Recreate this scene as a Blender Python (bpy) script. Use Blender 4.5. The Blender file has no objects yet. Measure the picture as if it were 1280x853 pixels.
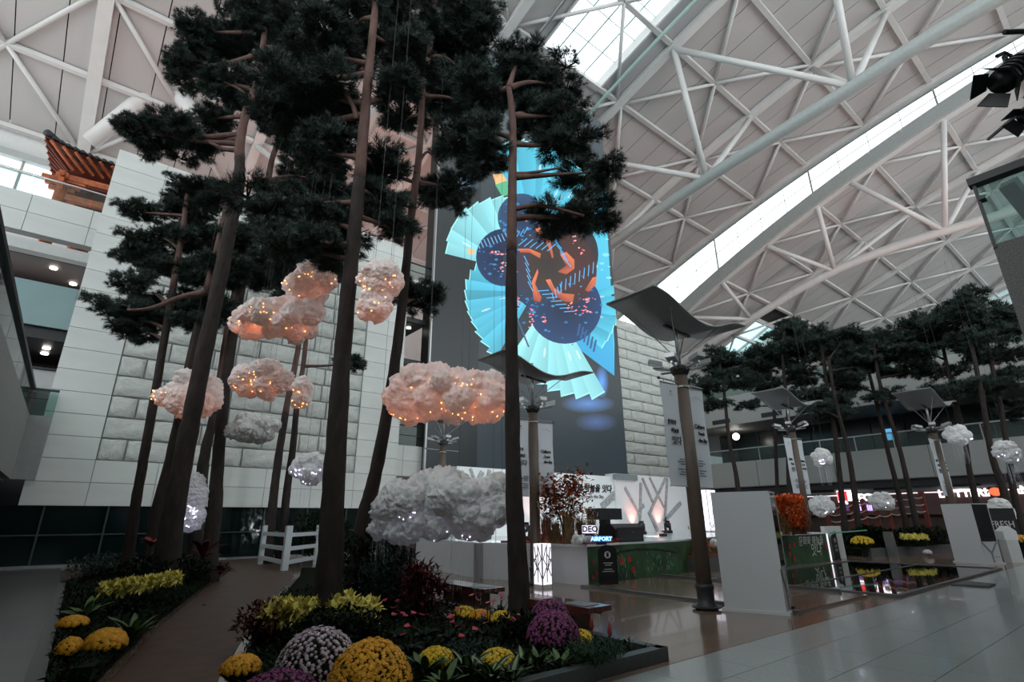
import bpy, bmesh, math, random
from mathutils import Vector, Matrix, noise
random.seed(7)
SC = bpy.context.scene
COL = SC.collection
V3 = Vector
# ------------------------------------------------------------------ camera
FPX = 655.0
YAW, PITCH, ROLL = math.radians(50.92), math.radians(18.9), math.radians(-.35)
CAM = V3((0, 0, 1.55))
FW = V3((math.cos(PITCH)*math.cos(YAW), math.cos(PITCH)*math.sin(YAW), math.sin(PITCH)))
_r = V3((math.sin(YAW), -math.cos(YAW), 0)); _u = _r.cross(FW)
RT = _r*math.cos(ROLL)+_u*math.sin(ROLL); UP = -_r*math.sin(ROLL)+_u*math.cos(ROLL)
FH = V3((math.cos(YAW), math.sin(YAW), 0))
cam_data = bpy.data.cameras.new('camera'); cam = bpy.data.objects.new('camera', cam_data); COL.objects.link(cam)
cam_data.sensor_width = 36; cam_data.lens = 36*FPX/1280; cam_data.clip_end = 600
cam.matrix_world = Matrix(((RT.x, UP.x, -FW.x, CAM.x), (RT.y, UP.y, -FW.y, CAM.y), (RT.z, UP.z, -FW.z, CAM.z), (0, 0, 0, 1)))
SC.camera = cam
# ------------------------------------------------------------------ daylight and exposure
world = bpy.data.worlds.new('overcast_sky'); SC.world = world; world.use_nodes = True
bg = world.node_tree.nodes['Background']
bg.inputs[0].default_value = (.90, .97, 1.0, 1); bg.inputs[1].default_value = 2.1
vs = SC.view_settings
vs.view_transform = 'Standard'; vs.look = 'None'; vs.exposure = 0.27; vs.gamma = 1; vs.use_curve_mapping = False

def uplight_area(name, loc, size, col, e, tilt=(math.pi, 0, 0)):
    ld = bpy.data.lights.new(name, 'AREA'); ld.energy = e; ld.color = col; ld.shape = 'RECTANGLE'; ld.size, ld.size_y = size
    o = bpy.data.objects.new(name, ld); COL.objects.link(o); o.location = loc; o.rotation_euler = tilt; return o
# unseen warm uplights, inferred from the vault's pink tone, added to brighten it
uplight_area('unseen_vault_uplight', (60, 8, 12.2), (3, 22), (1, .70, .63), 1300)
uplight_area('unseen_vault_uplight', (16, 38, 15.2), (12, 3), (1, .56, .48), 1500)
uplight_area('unseen_vault_uplight', (-8, 36, 15.2), (8, 2), (1, .80, .76), 500)
uplight_area('unseen_vault_uplight', (38, -6, 12.0), (2, 14), (1, .84, .78), 700)

def ray(a, b): return FW + RT*((a-640)/FPX) + UP*((426.5-b)/FPX)
def at(a, b, ax, val):
    d = ray(a, b); i = 'XYZ'.index(ax); return CAM + d*((val-CAM[i])/d[i])
def G(a, b, z=0.): return at(a, b, 'Z', z)
def H(a, b, dist):                      # point at a horizontal distance ahead
    d = ray(a, b); return CAM + d*(dist/d.dot(FH))
def hd(p): return V3(p).dot(FH)
def px(p):
    d = V3(p)-CAM; k = d.dot(FW)
    return (640+FPX*d.dot(RT)/k, 426.5-FPX*d.dot(UP)/k, k)
def inview(p, m=60):
    q = px(p); return q[2] > .2 and -m < q[0] < 1280+m and -m < q[1] < 853+m

# ------------------------------------------------------------------ materials
MATS = {}
def mat(name, col, rough=.6, metal=0., var=0., vscale=4., bump=0., bscale=30., emit=0., ecol=None, spec=.5, stretch=None, trans=0., coat=0.):
    if name in MATS: return MATS[name]
    m = bpy.data.materials.new(name); m.use_nodes = True; MATS[name] = m
    nt = m.node_tree; b = nt.nodes['Principled BSDF']
    c = (*col, 1) if len(col) == 3 else col
    b.inputs['Base Color'].default_value = c; b.inputs['Roughness'].default_value = rough; b.inputs['Metallic'].default_value = metal
    b.inputs['Specular IOR Level'].default_value = spec
    b.inputs['Coat Weight'].default_value = coat
    m.diffuse_color = c
    if emit:
        b.inputs['Emission Color'].default_value = (*(ecol or col), 1); b.inputs['Emission Strength'].default_value = emit
    if var or bump:
        tc = nt.nodes.new('ShaderNodeTexCoord'); mp = nt.nodes.new('ShaderNodeMapping'); nt.links.new(tc.outputs['Object'], mp.inputs[0])
        if stretch: mp.inputs['Scale'].default_value = stretch
    if var:
        n = nt.nodes.new('ShaderNodeTexNoise'); n.inputs['Scale'].default_value = vscale; n.inputs['Detail'].default_value = 6
        nt.links.new(mp.outputs[0], n.inputs['Vector'])
        mx = nt.nodes.new('ShaderNodeMix'); mx.data_type = 'RGBA'
        mr = nt.nodes.new('ShaderNodeMapRange'); mr.inputs[1].default_value = .3; mr.inputs[2].default_value = .7
        nt.links.new(n.outputs[0], mr.inputs[0]); nt.links.new(mr.outputs[0], mx.inputs[0])
        mx.inputs[6].default_value = (*[max(0, x*(1-var)) for x in c[:3]], 1); mx.inputs[7].default_value = (*[min(1, x*(1+var)) for x in c[:3]], 1)
        nt.links.new(mx.outputs[2], b.inputs['Base Color'])
    if bump:
        n2 = nt.nodes.new('ShaderNodeTexNoise'); n2.inputs['Scale'].default_value = bscale; n2.inputs['Detail'].default_value = 8
        nt.links.new(mp.outputs[0], n2.inputs['Vector'])
        bp = nt.nodes.new('ShaderNodeBump'); bp.inputs['Strength'].default_value = bump; bp.inputs['Distance'].default_value = .05
        nt.links.new(n2.outputs[0], bp.inputs['Height']); nt.links.new(bp.outputs[0], b.inputs['Normal'])
    if trans:
        out = nt.nodes['Material Output']; t = nt.nodes.new('ShaderNodeBsdfTranslucent'); t.inputs[0].default_value = c
        ms = nt.nodes.new('ShaderNodeMixShader'); ms.inputs[0].default_value = trans
        nt.links.new(b.outputs[0], ms.inputs[1]); nt.links.new(t.outputs[0], ms.inputs[2]); nt.links.new(ms.outputs[0], out.inputs[0])
    return m
def glass(name, tint=(.9, .95, .95), refl=.12, rough=.03, opac=0., ocol=(.05, .07, .07)):
    """thin pane: see-through with a mirror share, optionally partly opaque"""
    if name in MATS: return MATS[name]
    m = bpy.data.materials.new(name); m.use_nodes = True; MATS[name] = m; nt = m.node_tree
    nt.nodes.remove(nt.nodes['Principled BSDF']); out = nt.nodes['Material Output']
    t = nt.nodes.new('ShaderNodeBsdfTransparent'); t.inputs[0].default_value = (*tint, 1)
    g = nt.nodes.new('ShaderNodeBsdfGlossy'); g.inputs['Roughness'].default_value = rough
    fr = nt.nodes.new('ShaderNodeLayerWeight'); fr.inputs[0].default_value = refl
    ms = nt.nodes.new('ShaderNodeMixShader'); nt.links.new(fr.outputs['Fresnel'], ms.inputs[0])
    first = t
    if opac:
        d = nt.nodes.new('ShaderNodeBsdfDiffuse'); d.inputs[0].default_value = (*ocol, 1)
        m2 = nt.nodes.new('ShaderNodeMixShader'); m2.inputs[0].default_value = opac
        nt.links.new(t.outputs[0], m2.inputs[1]); nt.links.new(d.outputs[0], m2.inputs[2]); first = m2
    nt.links.new(first.outputs[0], ms.inputs[1]); nt.links.new(g.outputs[0], ms.inputs[2]); nt.links.new(ms.outputs[0], out.inputs[0])
    return m
def emitvc(name, strength):
    m = bpy.data.materials.new(name); m.use_nodes = True; nt = m.node_tree; b = nt.nodes['Principled BSDF']
    a = nt.nodes.new('ShaderNodeVertexColor'); a.layer_name = 'Col'
    b.inputs['Base Color'].default_value = (.01, .01, .01, 1); b.inputs['Roughness'].default_value = .35
    nt.links.new(a.outputs[0], b.inputs['Emission Color']); b.inputs['Emission Strength'].default_value = strength
    return m

# ------------------------------------------------------------------ mesh collector
LOC = {}
class MB:
    def __init__(s): s.v = []; s.f = []; s.m = []; s.c = []
    def add(s, vs, fs, mi=0):
        o = len(s.v); s.v.extend([tuple(p) for p in vs]); s.f.extend([tuple(i+o for i in f) for f in fs]); s.m.extend([mi]*len(fs)); return s
    def obox(s, c, a, b, d, mi=0):
        c, a, b, d = V3(c), V3(a), V3(b), V3(d)
        P = [c+a*i+b*j+d*k for k in (-1, 1) for j in (-1, 1) for i in (-1, 1)]
        return s.add(P, [(0, 2, 3, 1), (4, 5, 7, 6), (0, 1, 5, 4), (2, 6, 7, 3), (0, 4, 6, 2), (1, 3, 7, 5)], mi)
    def box(s, lo, hi, mi=0):
        lo, hi = V3(lo), V3(hi); c = (lo+hi)/2; h = (hi-lo)/2
        return s.obox(c, (h.x, 0, 0), (0, h.y, 0), (0, 0, h.z), mi)
    def beam(s, p, q, w, h, up=(0, 0, 1), mi=0):
        p, q = V3(p), V3(q); d = (q-p); n = d.normalized(); side = n.cross(V3(up))
        if side.length < 1e-4: side = n.cross(V3((1, 0, 0)))
        side.normalize(); u2 = side.cross(n)
        return s.obox((p+q)/2, d/2, side*(w/2), u2*(h/2), mi)
    def tube(s, pts, rad, n=8, mi=0, cap=True, jit=0.):
        pts = [V3(p) for p in pts]
        if not hasattr(rad, '__len__'): rad = [rad]*len(pts)
        o = len(s.v); prev = None
        for i, p in enumerate(pts):
            t = (pts[min(i+1, len(pts)-1)]-pts[max(i-1, 0)]).normalized()
            if prev is None:
                a = t.cross(V3((0, 0, 1)));
                if a.length < .05: a = t.cross(V3((1, 0, 0)))
            else: a = prev - t*prev.dot(t)
            a.normalize(); prev = a; b = t.cross(a)
            for k in range(n):
                an = 2*math.pi*k/n; r = rad[i]*(1+random.uniform(-jit, jit))
                s.v.append(tuple(p+(a*math.cos(an)+b*math.sin(an))*r))
        for i in range(len(pts)-1):
            for k in range(n):
                k2 = (k+1) % n
                s.f.append((o+i*n+k, o+i*n+k2, o+(i+1)*n+k2, o+(i+1)*n+k)); s.m.append(mi)
        if cap:
            s.f.append(tuple(o+k for k in reversed(range(n)))); s.f.append(tuple(o+(len(pts)-1)*n+k for k in range(n))); s.m += [mi, mi]
        return s
    def lathe(s, c, prof, n=16, mi=0):
        c = V3(c); o = len(s.v)
        for r, z in prof:
            for k in range(n):
                an = 2*math.pi*k/n; s.v.append((c.x+r*math.cos(an), c.y+r*math.sin(an), c.z+z))
        for i in range(len(prof)-1):
            for k in range(n):
                k2 = (k+1) % n; s.f.append((o+i*n+k, o+i*n+k2, o+(i+1)*n+k2, o+(i+1)*n+k)); s.m.append(mi)
        s.f.append(tuple(o+k for k in reversed(range(n)))); s.f.append(tuple(o+(len(prof)-1)*n+k for k in range(n))); s.m += [mi, mi]
        return s
    def prism(s, poly, off, mi=0):
        """closed polygon (3-D points) pushed along off"""
        P = [V3(p) for p in poly]; o = V3(off); n = len(P)
        return s.add(P+[p+o for p in P], [tuple(reversed(range(n))), tuple(range(n, 2*n))]+[(i, (i+1) % n, n+(i+1) % n, n+i) for i in range(n)], mi)
    def ball(s, c, r, seg=8, rings=5, mi=0, sq=(1, 1, 1)):
        c = V3(c); pr = []
        o = len(s.v)
        for i in range(rings+1):
            ph = math.pi*i/rings; z = -math.cos(ph); rr = max(math.sin(ph), .02)
            for k in range(seg):
                an = 2*math.pi*k/seg; s.v.append((c.x+r*sq[0]*rr*math.cos(an), c.y+r*sq[1]*rr*math.sin(an), c.z+r*sq[2]*z))
        for i in range(rings):
            for k in range(seg):
                k2 = (k+1) % seg; s.f.append((o+i*seg+k, o+i*seg+k2, o+(i+1)*seg+k2, o+(i+1)*seg+k)); s.m.append(mi)
        return s
    def mesh(s, name, mats, smooth=False, off=None):
        me = bpy.data.meshes.new(name)
        vv = s.v if off is None else [(x-off[0], y-off[1], z-off[2]) for x, y, z in s.v]
        me.from_pydata(vv, [], s.f)
        if not isinstance(mats, (list, tuple)): mats = [mats]
        for m in mats: me.materials.append(m)
        if len(mats) > 1: me.polygons.foreach_set('material_index', s.m)
        if smooth: me.polygons.foreach_set('use_smooth', [True]*len(s.f))
        me.update(); return me
    def build(s, name, mats, parent=None, smooth=False, local=False, kind=None, label=None, cat=None, group=None, base=None):
        off = None
        if parent is not None and not local: off = LOC.get(parent.name)
        if base is not None: off = V3(base)
        me = s.mesh(name, mats, smooth, off)
        o = bpy.data.objects.new(name, me); COL.objects.link(o)
        if parent is not None:
            o.parent = parent
            if parent.name in LOC: LOC[o.name] = LOC[parent.name]
        elif base is not None: o.location = base; LOC[o.name] = V3(base)
        if kind: o['kind'] = kind
        if label: o['label'] = label
        if cat: o['category'] = cat
        if group: o['group'] = group
        return o
def thing(name, label, cat, loc=(0, 0, 0), rotz=0, group=None):
    o = bpy.data.objects.new(name, None); COL.objects.link(o); o.empty_display_size = .2
    o.location = loc; o.rotation_euler = (0, 0, rotz); o['label'] = label; o['category'] = cat
    if group: o['group'] = group
    LOC[o.name] = V3(loc); return o
def inst(name, me, parent, loc, rot=(0, 0, 0), sc=(1, 1, 1)):
    """a part that shares mesh data; loc in world coordinates"""
    o = bpy.data.objects.new(name, me); COL.objects.link(o); o.parent = parent
    o.location = V3(loc)-LOC.get(parent.name, V3((0, 0, 0))) if parent is not None else V3(loc)
    o.rotation_euler = rot; o.scale = sc if hasattr(sc, '__len__') else (sc, sc, sc); return o
def copy_tree(o, parent=None):
    c = o.copy(); COL.objects.link(c); c.parent = parent
    for ch in list(o.children): copy_tree(ch, c)
    return c
def spline(pts, n=6):
    """Catmull-Rom through 3-D points"""
    P = [V3(p) for p in pts]
    if len(P) < 3: return [P[0].lerp(P[-1], i/n) for i in range(n+1)]
    P = [P[0]*2-P[1]]+P+[P[-1]*2-P[-2]]; out = []
    for i in range(1, len(P)-2):
        a, b, c, d = P[i-1:i+3]
        for k in range(n):
            t = k/n; out.append(.5*((2*b)+(c-a)*t+(2*a-5*b+4*c-d)*t*t+(3*b-a-3*c+d)*t**3))
    out.append(P[-2]); return out
def text_mesh(txt, size, mtl, name, parent, origin, xdir, zdir, align='CENTER', shear=0., depth=.004, bold=0.):
    """lettering as flat raised geometry; origin in world, xdir reading direction, zdir up"""
    cu = bpy.data.curves.new('t', 'FONT'); cu.body = txt; cu.size = size; cu.align_x = align; cu.align_y = 'CENTER'
    cu.extrude = depth; cu.shear = shear; cu.offset = bold; cu.resolution_u = 2
    ob = bpy.data.objects.new('t', cu); COL.objects.link(ob)
    bpy.context.view_layer.update()
    dg = bpy.context.evaluated_depsgraph_get(); me = bpy.data.meshes.new_from_object(ob.evaluated_get(dg))
    bpy.data.objects.remove(ob); bpy.data.curves.remove(cu)
    x = V3(xdir).normalized(); z = V3(zdir).normalized(); n = x.cross(z)
    base = LOC.get(parent.name, V3((0, 0, 0))) if parent is not None else V3((0, 0, 0))
    for v in me.vertices:
        q = v.co.copy(); v.co = V3(origin)+x*q.x+z*q.y+n*q.z-base
    me.materials.clear(); me.materials.append(mtl)
    o = bpy.data.objects.new(name, me); COL.objects.link(o); o.parent = parent
    return o
# ------------------------------------------------------------------ shared materials
M_panel = mat('roof_panel_paint', (.50, .483, .474), .45, var=.05, vscale=.4)
M_deck = mat('roof_deck_dark', (.03, .03, .03), .9)
M_steel = mat('white_painted_steel', (.66, .655, .64), .4, var=.04, vscale=1.)
M_steelg = mat('grey_painted_steel', (.40, .43, .42), .4, var=.05)
M_alu = mat('brushed_aluminium', (.45, .46, .46), .35, metal=.8)
M_dark = mat('dark_metal', (.025, .026, .028), .5)
M_black = mat('black_plastic', (.008, .008, .009), .45)
M_tile = mat('smooth_wall_tile', (.69, .72, .69), .5, var=.05, vscale=1.2)
M_stone = mat('rough_wall_stone', (.63, .655, .62), .85, var=.16, vscale=3., bump=.7, bscale=14.)
M_mortar = mat('wall_joint', (.27, .28, .265), .9)
M_white = mat('white_paint', (.72, .73, .73), .5)
M_offw = mat('off_white_paint', (.60, .61, .60), .5, var=.04)
M_granite = mat('grey_granite', (.34, .37, .365), .2, var=.28, vscale=60., coat=.25)
M_grout = mat('floor_grout', (.07, .075, .075), .7)
M_granited = mat('dark_granite', (.10, .095, .09), .6, var=.35, vscale=40.)
M_wood = mat('polished_brown_floor', (.20, .135, .10), .16, var=.22, vscale=2.2, stretch=(.25, 2.2, 1), coat=.3)
M_path = mat('dark_wood_path', (.085, .048, .032), .5, var=.3, spec=.3, vscale=3., stretch=(1., 1., 1.))
M_soil = mat('dark_mossy_soil', (.010, .012, .006), .95, spec=.04, var=.5, vscale=9., bump=.5, bscale=20.)
M_pane = glass('clear_pane', (.93, .97, .97), .08)
M_rail_glass = glass('rail_glass', (.66, .80, .77), .16, .05, opac=.10, ocol=(.35, .42, .41))
M_darkglass = mat('dark_tinted_glass', (.003, .010, .010), .12, spec=.5)
M_teal = mat('teal_back_painted_glass', (.20, .34, .35), .25, var=.06, vscale=.5)
M_lamp = mat('lamp_glow', (1, .97, .9), emit=6., ecol=(1, .95, .86))

# ------------------------------------------------------------------ ceiling: a vault running along X, stepped at X = 60
def zhi(y): y /= 60.; return 60*(.713-.117*y-.19*y*y)+1.55
def zlo(y): y /= 60.; return 60*(.655-.19*y-.24*y*y)+1.55
PUR = [24.6+6.3*k for k in range(-5, 5)]          # -6.9 ... 49.8
YEND = PUR[-1]
def mkceil(name, z, x0, x1, holes):
    b = MB(); ys = sorted(set([y for y in [-46+i*3. for i in range(34)]+[YEND] if y <= YEND]+[h[k] for h in holes for k in (2, 3)]))
    for a, c in zip(ys[:-1], ys[1:]):
        segs = []; cur = x0
        for h in sorted(holes):
            if h[2]-1e-3 <= a and c <= h[3]+1e-3: segs.append((cur, h[0])); cur = h[1]
        segs.append((cur, x1))
        for p, q in segs:
            b.add([(p, a, z(a)+.45), (q, a, z(a)+.45), (q, c, z(c)+.45), (p, c, z(c)+.45)], [(0, 1, 2, 3)])
            b.add([(p, a, z(a)+.75), (q, a, z(a)+.75), (q, c, z(c)+.75), (p, c, z(c)+.75)], [(3, 2, 1, 0)])
    return b.build(name, M_deck, kind='structure')
SKY = (23.4, 30.6, -46., 24.9)                    # skylight opening in the high vault
LOWSKY = [(74.6, 84.4, 34., 41.5), (115.5, 125.5, 8.5, 15.5)]     # square lights of the low vault
ceil_hi = mkceil('ceiling', zhi, -34, 60, [SKY])
ceil_lo = mkceil('ceiling', zlo, 60, 140, LOWSKY)
# panels: a shared unit plate, laid between purlins
pm = MB().box((-.5, -.5, -.04), (.5, .5, .04)).mesh('roof_panel', M_panel)
cands = []
for par, z, xs in ((ceil_hi, zhi, [-6.7+13.35*k for k in range(-2, 6)]), (ceil_lo, zlo, [60+13.35*k for k in range(6)])):
    for i in range(len(xs)-1):
        for s5 in range(5):
            x0 = xs[i]+(xs[i+1]-xs[i])*s5/5; x1 = xs[i]+(xs[i+1]-xs[i])*(s5+1)/5
            for y0, y1 in zip(PUR[:-1], PUR[1:]):
                if par is ceil_hi and x1 > SKY[0]-.2 and x0 < SKY[1]+.2 and y1 < SKY[3]+1:
                    if x0 < SKY[0]-.3: x1_ = SKY[0]-.1; cands.append((par, z, x0, x1_, y0, y1))
                    elif x1 > SKY[1]+.3: x0_ = SKY[1]+.1; cands.append((par, z, x0_, x1, y0, y1))
                    continue
                if par is ceil_lo and any(x1 > h[0]+.3 and x0 < h[1]-.3 and y1 > h[2]+.3 and y0 < h[3]-.3 for h in LOWSKY): continue
                cands.append((par, z, x0, x1, y0, y1))
def parea(c):
    _, z, x0, x1, y0, y1 = c; pts = [px((x, y, z(y))) for x, y in ((x0, y0), (x1, y0), (x1, y1), (x0, y1))]
    if min(p[2] for p in pts) < 1: return 0
    if all(p[0] < -20 or p[0] > 1300 or p[1] < -20 or p[1] > 660 for p in pts): return 0
    return abs(sum(pts[i][0]*pts[(i+1) % 4][1]-pts[(i+1) % 4][0]*pts[i][1] for i in range(4)))/2
cands = sorted(((parea(c), i) for i, c in enumerate(cands)), reverse=True), cands
rest = {}
for rank, (ar, i) in enumerate(cands[0]):
    par, z, x0, x1, y0, y1 = cands[1][i]
    p = V3(((x0+x1)/2, y0, z(y0)+.12)); q = V3((p.x, y1, z(y1)+.12)); d = q-p; c = (p+q)/2
    if ar > 0 and rank < 290:
        inst('roof_panel', pm, par, c, (math.atan2(d.z, d.y), 0, 0), (x1-x0-.07, d.length-.10, 1))
    else:
        rest.setdefault(par.name, (par, MB()))[1].obox(c, ((x1-x0-.07)/2, 0, 0), d.normalized()*(d.length/2-.05), d.normalized().cross(V3((1, 0, 0)))*-.04)
for k, (par, b) in rest.items(): b.build('roof_panels', M_panel, par, kind='stuff')
# roof behind the camera: plain lining so that the vault is closed
for par, z, x0, x1 in ((ceil_hi, zhi, -34, 23.4), (ceil_hi, zhi, 30.6, 60), (ceil_lo, zlo, 60, 140)):
    b = MB()
    for k in range(7):
        a, c = PUR[0]-6*(7-k)+3, PUR[0]-6*(6-k)+3
        c = min(c, PUR[0]); b.add([(x0, a, z(a)+.1), (x1, a, z(a)+.1), (x1, c, z(c)+.1), (x0, c, z(c)+.1)], [(0, 3, 2, 1)])
    b.build('roof_lining', M_panel, par)
XH = [-6.7+13.35*k for k in range(0, 6)]; XH[0] = -4.8; XH[-1] = 59.7; XH.insert(0, -14.6)       # arched beams of the high vault
XL = [60.4+13.35*k for k in range(5)]
YS = [PUR[0]+6.3*k/2 for k in range(2*len(PUR)-1)]
def arc(b, x, z, w, h, dz, y0=None, y1=None):
    ys = [y for y in YS if (y0 is None or y >= y0-.01) and (y1 is None or y <= y1+.01)]
    for a, c in zip(ys[:-1], ys[1:]): b.beam((x, a, z(a)+dz), (x, c, z(c)+dz), w, h)
for par, z, xs in ((ceil_hi, zhi, XH), (ceil_lo, zlo, XL)):
    for x in xs:
        b = MB(); arc(b, x, z, .75 if x > 0 else .85, .55, -.25); b.build('arched_beam', M_steel, par)
    for y in PUR:
        for x0, x1 in zip(xs[:-1], xs[1:]):
            if not (inview((x0, y, z(y)), 300) or inview((x1, y, z(y)), 300)): continue
            if par is ceil_hi and x0 < 27 < x1 and y < 24: pass
            b = MB().beam((x0+.4, y, z(y)-.15), (x1-.4, y, z(y)-.15), .42, .34); b.build('purlin', M_steel, par)
    for x0, x1 in zip(xs[:-1], xs[1:]):
        for i in range(2, len(PUR)-1, 2):
            # PUR[1]... centre of each cross brace sits on a purlin
            j = i-1
            if not inview(((x0+x1)/2, PUR[i], z(PUR[i])), 400): continue
            a0, a1, a2 = PUR[j], PUR[i], PUR[i+1]; xm = (x0+x1)/2
            for p, q in (((x0+.3, a0, z(a0)), (xm, a1, z(a1))), ((xm, a1, z(a1)), (x1-.3, a2, z(a2))), ((x1-.3, a0, z(a0)), (xm, a1, z(a1))), ((xm, a1, z(a1)), (x0+.3, a2, z(a2)))):
                p, q = V3(p), V3(q); p.z -= .2; q.z -= .2
                MB().tube([p, q], .17, 8).build('roof_brace', M_steel, par, True)
# trusses below the vault: one pipe chord and V struts to the two arched beams
def truss(par, xc, chord, r, xa, xb, z, nodes):
    pts = spline([(xc, y, zz) for y, zz in chord], 5)
    MB().tube(pts, r, 14).build('pipe_chord', M_steel if par is ceil_lo else M_steelg, par, True)
    def cz(y):
        for p, q in zip(pts[:-1], pts[1:]):
            if min(p.y, q.y) <= y <= max(p.y, q.y): return p.z+(q.z-p.z)*((y-p.y)/((q.y-p.y) or 1))
        return pts[-1].z
    for yc, tops in nodes:
        for xt, yt in tops:
            MB().tube([(xc, yc, cz(yc)), (xt, yt, z(yt)-.5)], .27, 10).build('truss_strut', M_steel, par, True)
truss(ceil_hi, 40., [(-20, 33.), (0, 33.2), (9.5, 32.4), (16.8, 31.8), (23.4, 31.1), (30.9, 29.9), (40, 28.0), (49, 26)], .55, XH[4], XH[5], zhi,
      [(8.0, [(XH[4], 5.7), (XH[5], 5.7), (XH[4], 18.3), (XH[5], 12.0)]), (20.5, [(XH[4], 18.3), (XH[5], 18.3), (XH[5], 24.6), (XH[4], 30.9)]), (33.5, [(XH[4], 30.9), (XH[5], 30.9), (XH[4], 43.5), (XH[5], 37.2)])])
truss(ceil_lo, 66.9, [(-16, 29), (0, 30.2), (5.2, 30.3), (12, 30.6), (18.4, 30.3), (24.2, 29.2), (28.5, 27.9), (40, 24.5), (49, 21)], .5, XL[0], XL[1], zlo,
      [(9.0, [(XL[0], 5.7), (XL[1], 5.7), (XL[0], 14.5), (XL[1], 12.0)]), (20.0, [(XL[0], 18.3), (XL[0], 24.6), (XL[1], 18.3), (XL[1], 12.0)]), (31, [(XL[0], 30.9), (XL[1], 30.9), (XL[1], 37.2), (XL[0], 37.2)])])
truss(ceil_hi, 12., [(-6, 35), (10, 34), (24, 32.0), (36, 29.0), (49, 25)], .55, XH[2], XH[3], zhi,
      [(30, [(XH[2], 24.6), (XH[3], 30.9)]), (40, [(XH[2], 43.5), (XH[3], 43.5)])])
# thick inclined props at the far left
for p, q in ((H(112, 178, 33), H(207, 100, 33)), (H(205, 97, 33), H(262, 165, 34)), (H(222, 60, 31), H(232, -40, 31)), (H(365, 45, 30), H(445, 25, 30))):
    MB().tube([p, q], .62, 14).build('prop_pipe', M_steel, ceil_hi, True)
# skylight in the high vault: frame, bars and panes
sky = MB(); z = zhi
for x in (SKY[0], SKY[1]):
    for a, c in zip(YS[:-1], YS[1:]):
        if a < SKY[3]: sky.beam((x, a, z(a)+.3), (x, min(c, SKY[3]), z(min(c, SKY[3]))+.3), .18, 1.0)
sky.beam((SKY[0], SKY[3], z(SKY[3])+.3), (SKY[1], SKY[3], z(SKY[3])+.3), .2, 1.0)
M_gbar = mat('green_grey_bar', (.35, .48, .46), .4)
w1 = sky.build('window_1', M_steel, kind='structure')
nx = 4
ybars = [SKY[3]-2.3*k for k in range(0, 10)]
for a in range(1, nx):
    x = SKY[0]+(SKY[1]-SKY[0])*a/nx
    b = MB(); b.beam((x, ybars[-1], z(ybars[-1])+.75), (x, SKY[3], z(SKY[3])+.75), .09, .1); b.build('glazing_bar', M_gbar, w1)
for y in ybars[1:]:
    MB().beam((SKY[0], y, z(y)+.75), (SKY[1], y, z(y)+.75), .05, .08).build('glazing_bar', M_gbar, w1)
for a in range(nx):
    for y0, y1 in zip(ybars[1:], ybars[:-1]):
        x0 = SKY[0]+(SKY[1]-SKY[0])*a/nx; x1 = SKY[0]+(SKY[1]-SKY[0])*(a+1)/nx
        if inview((x0, y0, z(y0)), 80):
            MB().add([(x0+.03, y0+.03, z(y0)+.78), (x1-.03, y0+.03, z(y0)+.78), (x1-.03, y1-.03, z(y1)+.78), (x0+.03, y1-.03, z(y1)+.78)], [(0, 1, 2, 3)]).build('pane', M_pane, w1)
# green tinted edge rail of the skylight
MB().tube([(31.5, y, z(y)-.35) for y in YS], .16, 8).build('edge_rail', mat('pale_green_tube', (.45, .62, .58), .35), w1, True)
MB().tube([(22.4, y, z(y)-.35) for y in YS], .16, 8).build('edge_rail', M_alu, w1, True)
# stepped clerestory strip at X = 60
YC = [y for y in YS]
cl = MB()
for a, c in zip(YC[:-1], YC[1:]):
    for dz, fz, h in ((-.75, zhi, .5), ):
        cl.beam((60, a, fz(a)-.55), (60, c, fz(c)-.55), .35, .35)
    cl.beam((59.9, a, zlo(a)+.35), (59.9, c, zlo(c)+.35), .5, 1.5)
w2 = cl.build('window_2', M_steelg, kind='structure')
for i, y in enumerate([y for k, y in enumerate(YC)]):
    MB().beam((60, y, zlo(y)+1.0), (60, y, zhi(y)-.4), .16 if i % 4 == 0 else .06, .1 if i % 4 else .3).build('mullion', M_alu, w2)
for a, c in zip(YC[:-1], YC[1:]):
    b = MB(); f = .52
    za = zlo(a)+1.1+(zhi(a)-.7-zlo(a)-1.1)*f; zc = zlo(c)+1.1+(zhi(c)-.7-zlo(c)-1.1)*f
    b.beam((60, a, za), (60, c, zc), .06, .06); b.build('glazing_bar', M_alu, w2)
    if inview((60, a, zhi(a)), 120):
        for lo_, hi_ in ((lambda y: zlo(y)+1.1, lambda y: zlo(y)+1.1+(zhi(y)-.7-zlo(y)-1.1)*f-.05), (lambda y: zlo(y)+1.1+(zhi(y)-.7-zlo(y)-1.1)*f+.05, lambda y: zhi(y)-.72)):
            MB().add([(60.02, a+.06, lo_(a)), (60.02, c-.06, lo_(c)), (60.02, c-.06, hi_(c)), (60.02, a+.06, hi_(a))], [(0, 1, 2, 3)]).build('pane', M_pane, w2)
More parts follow.
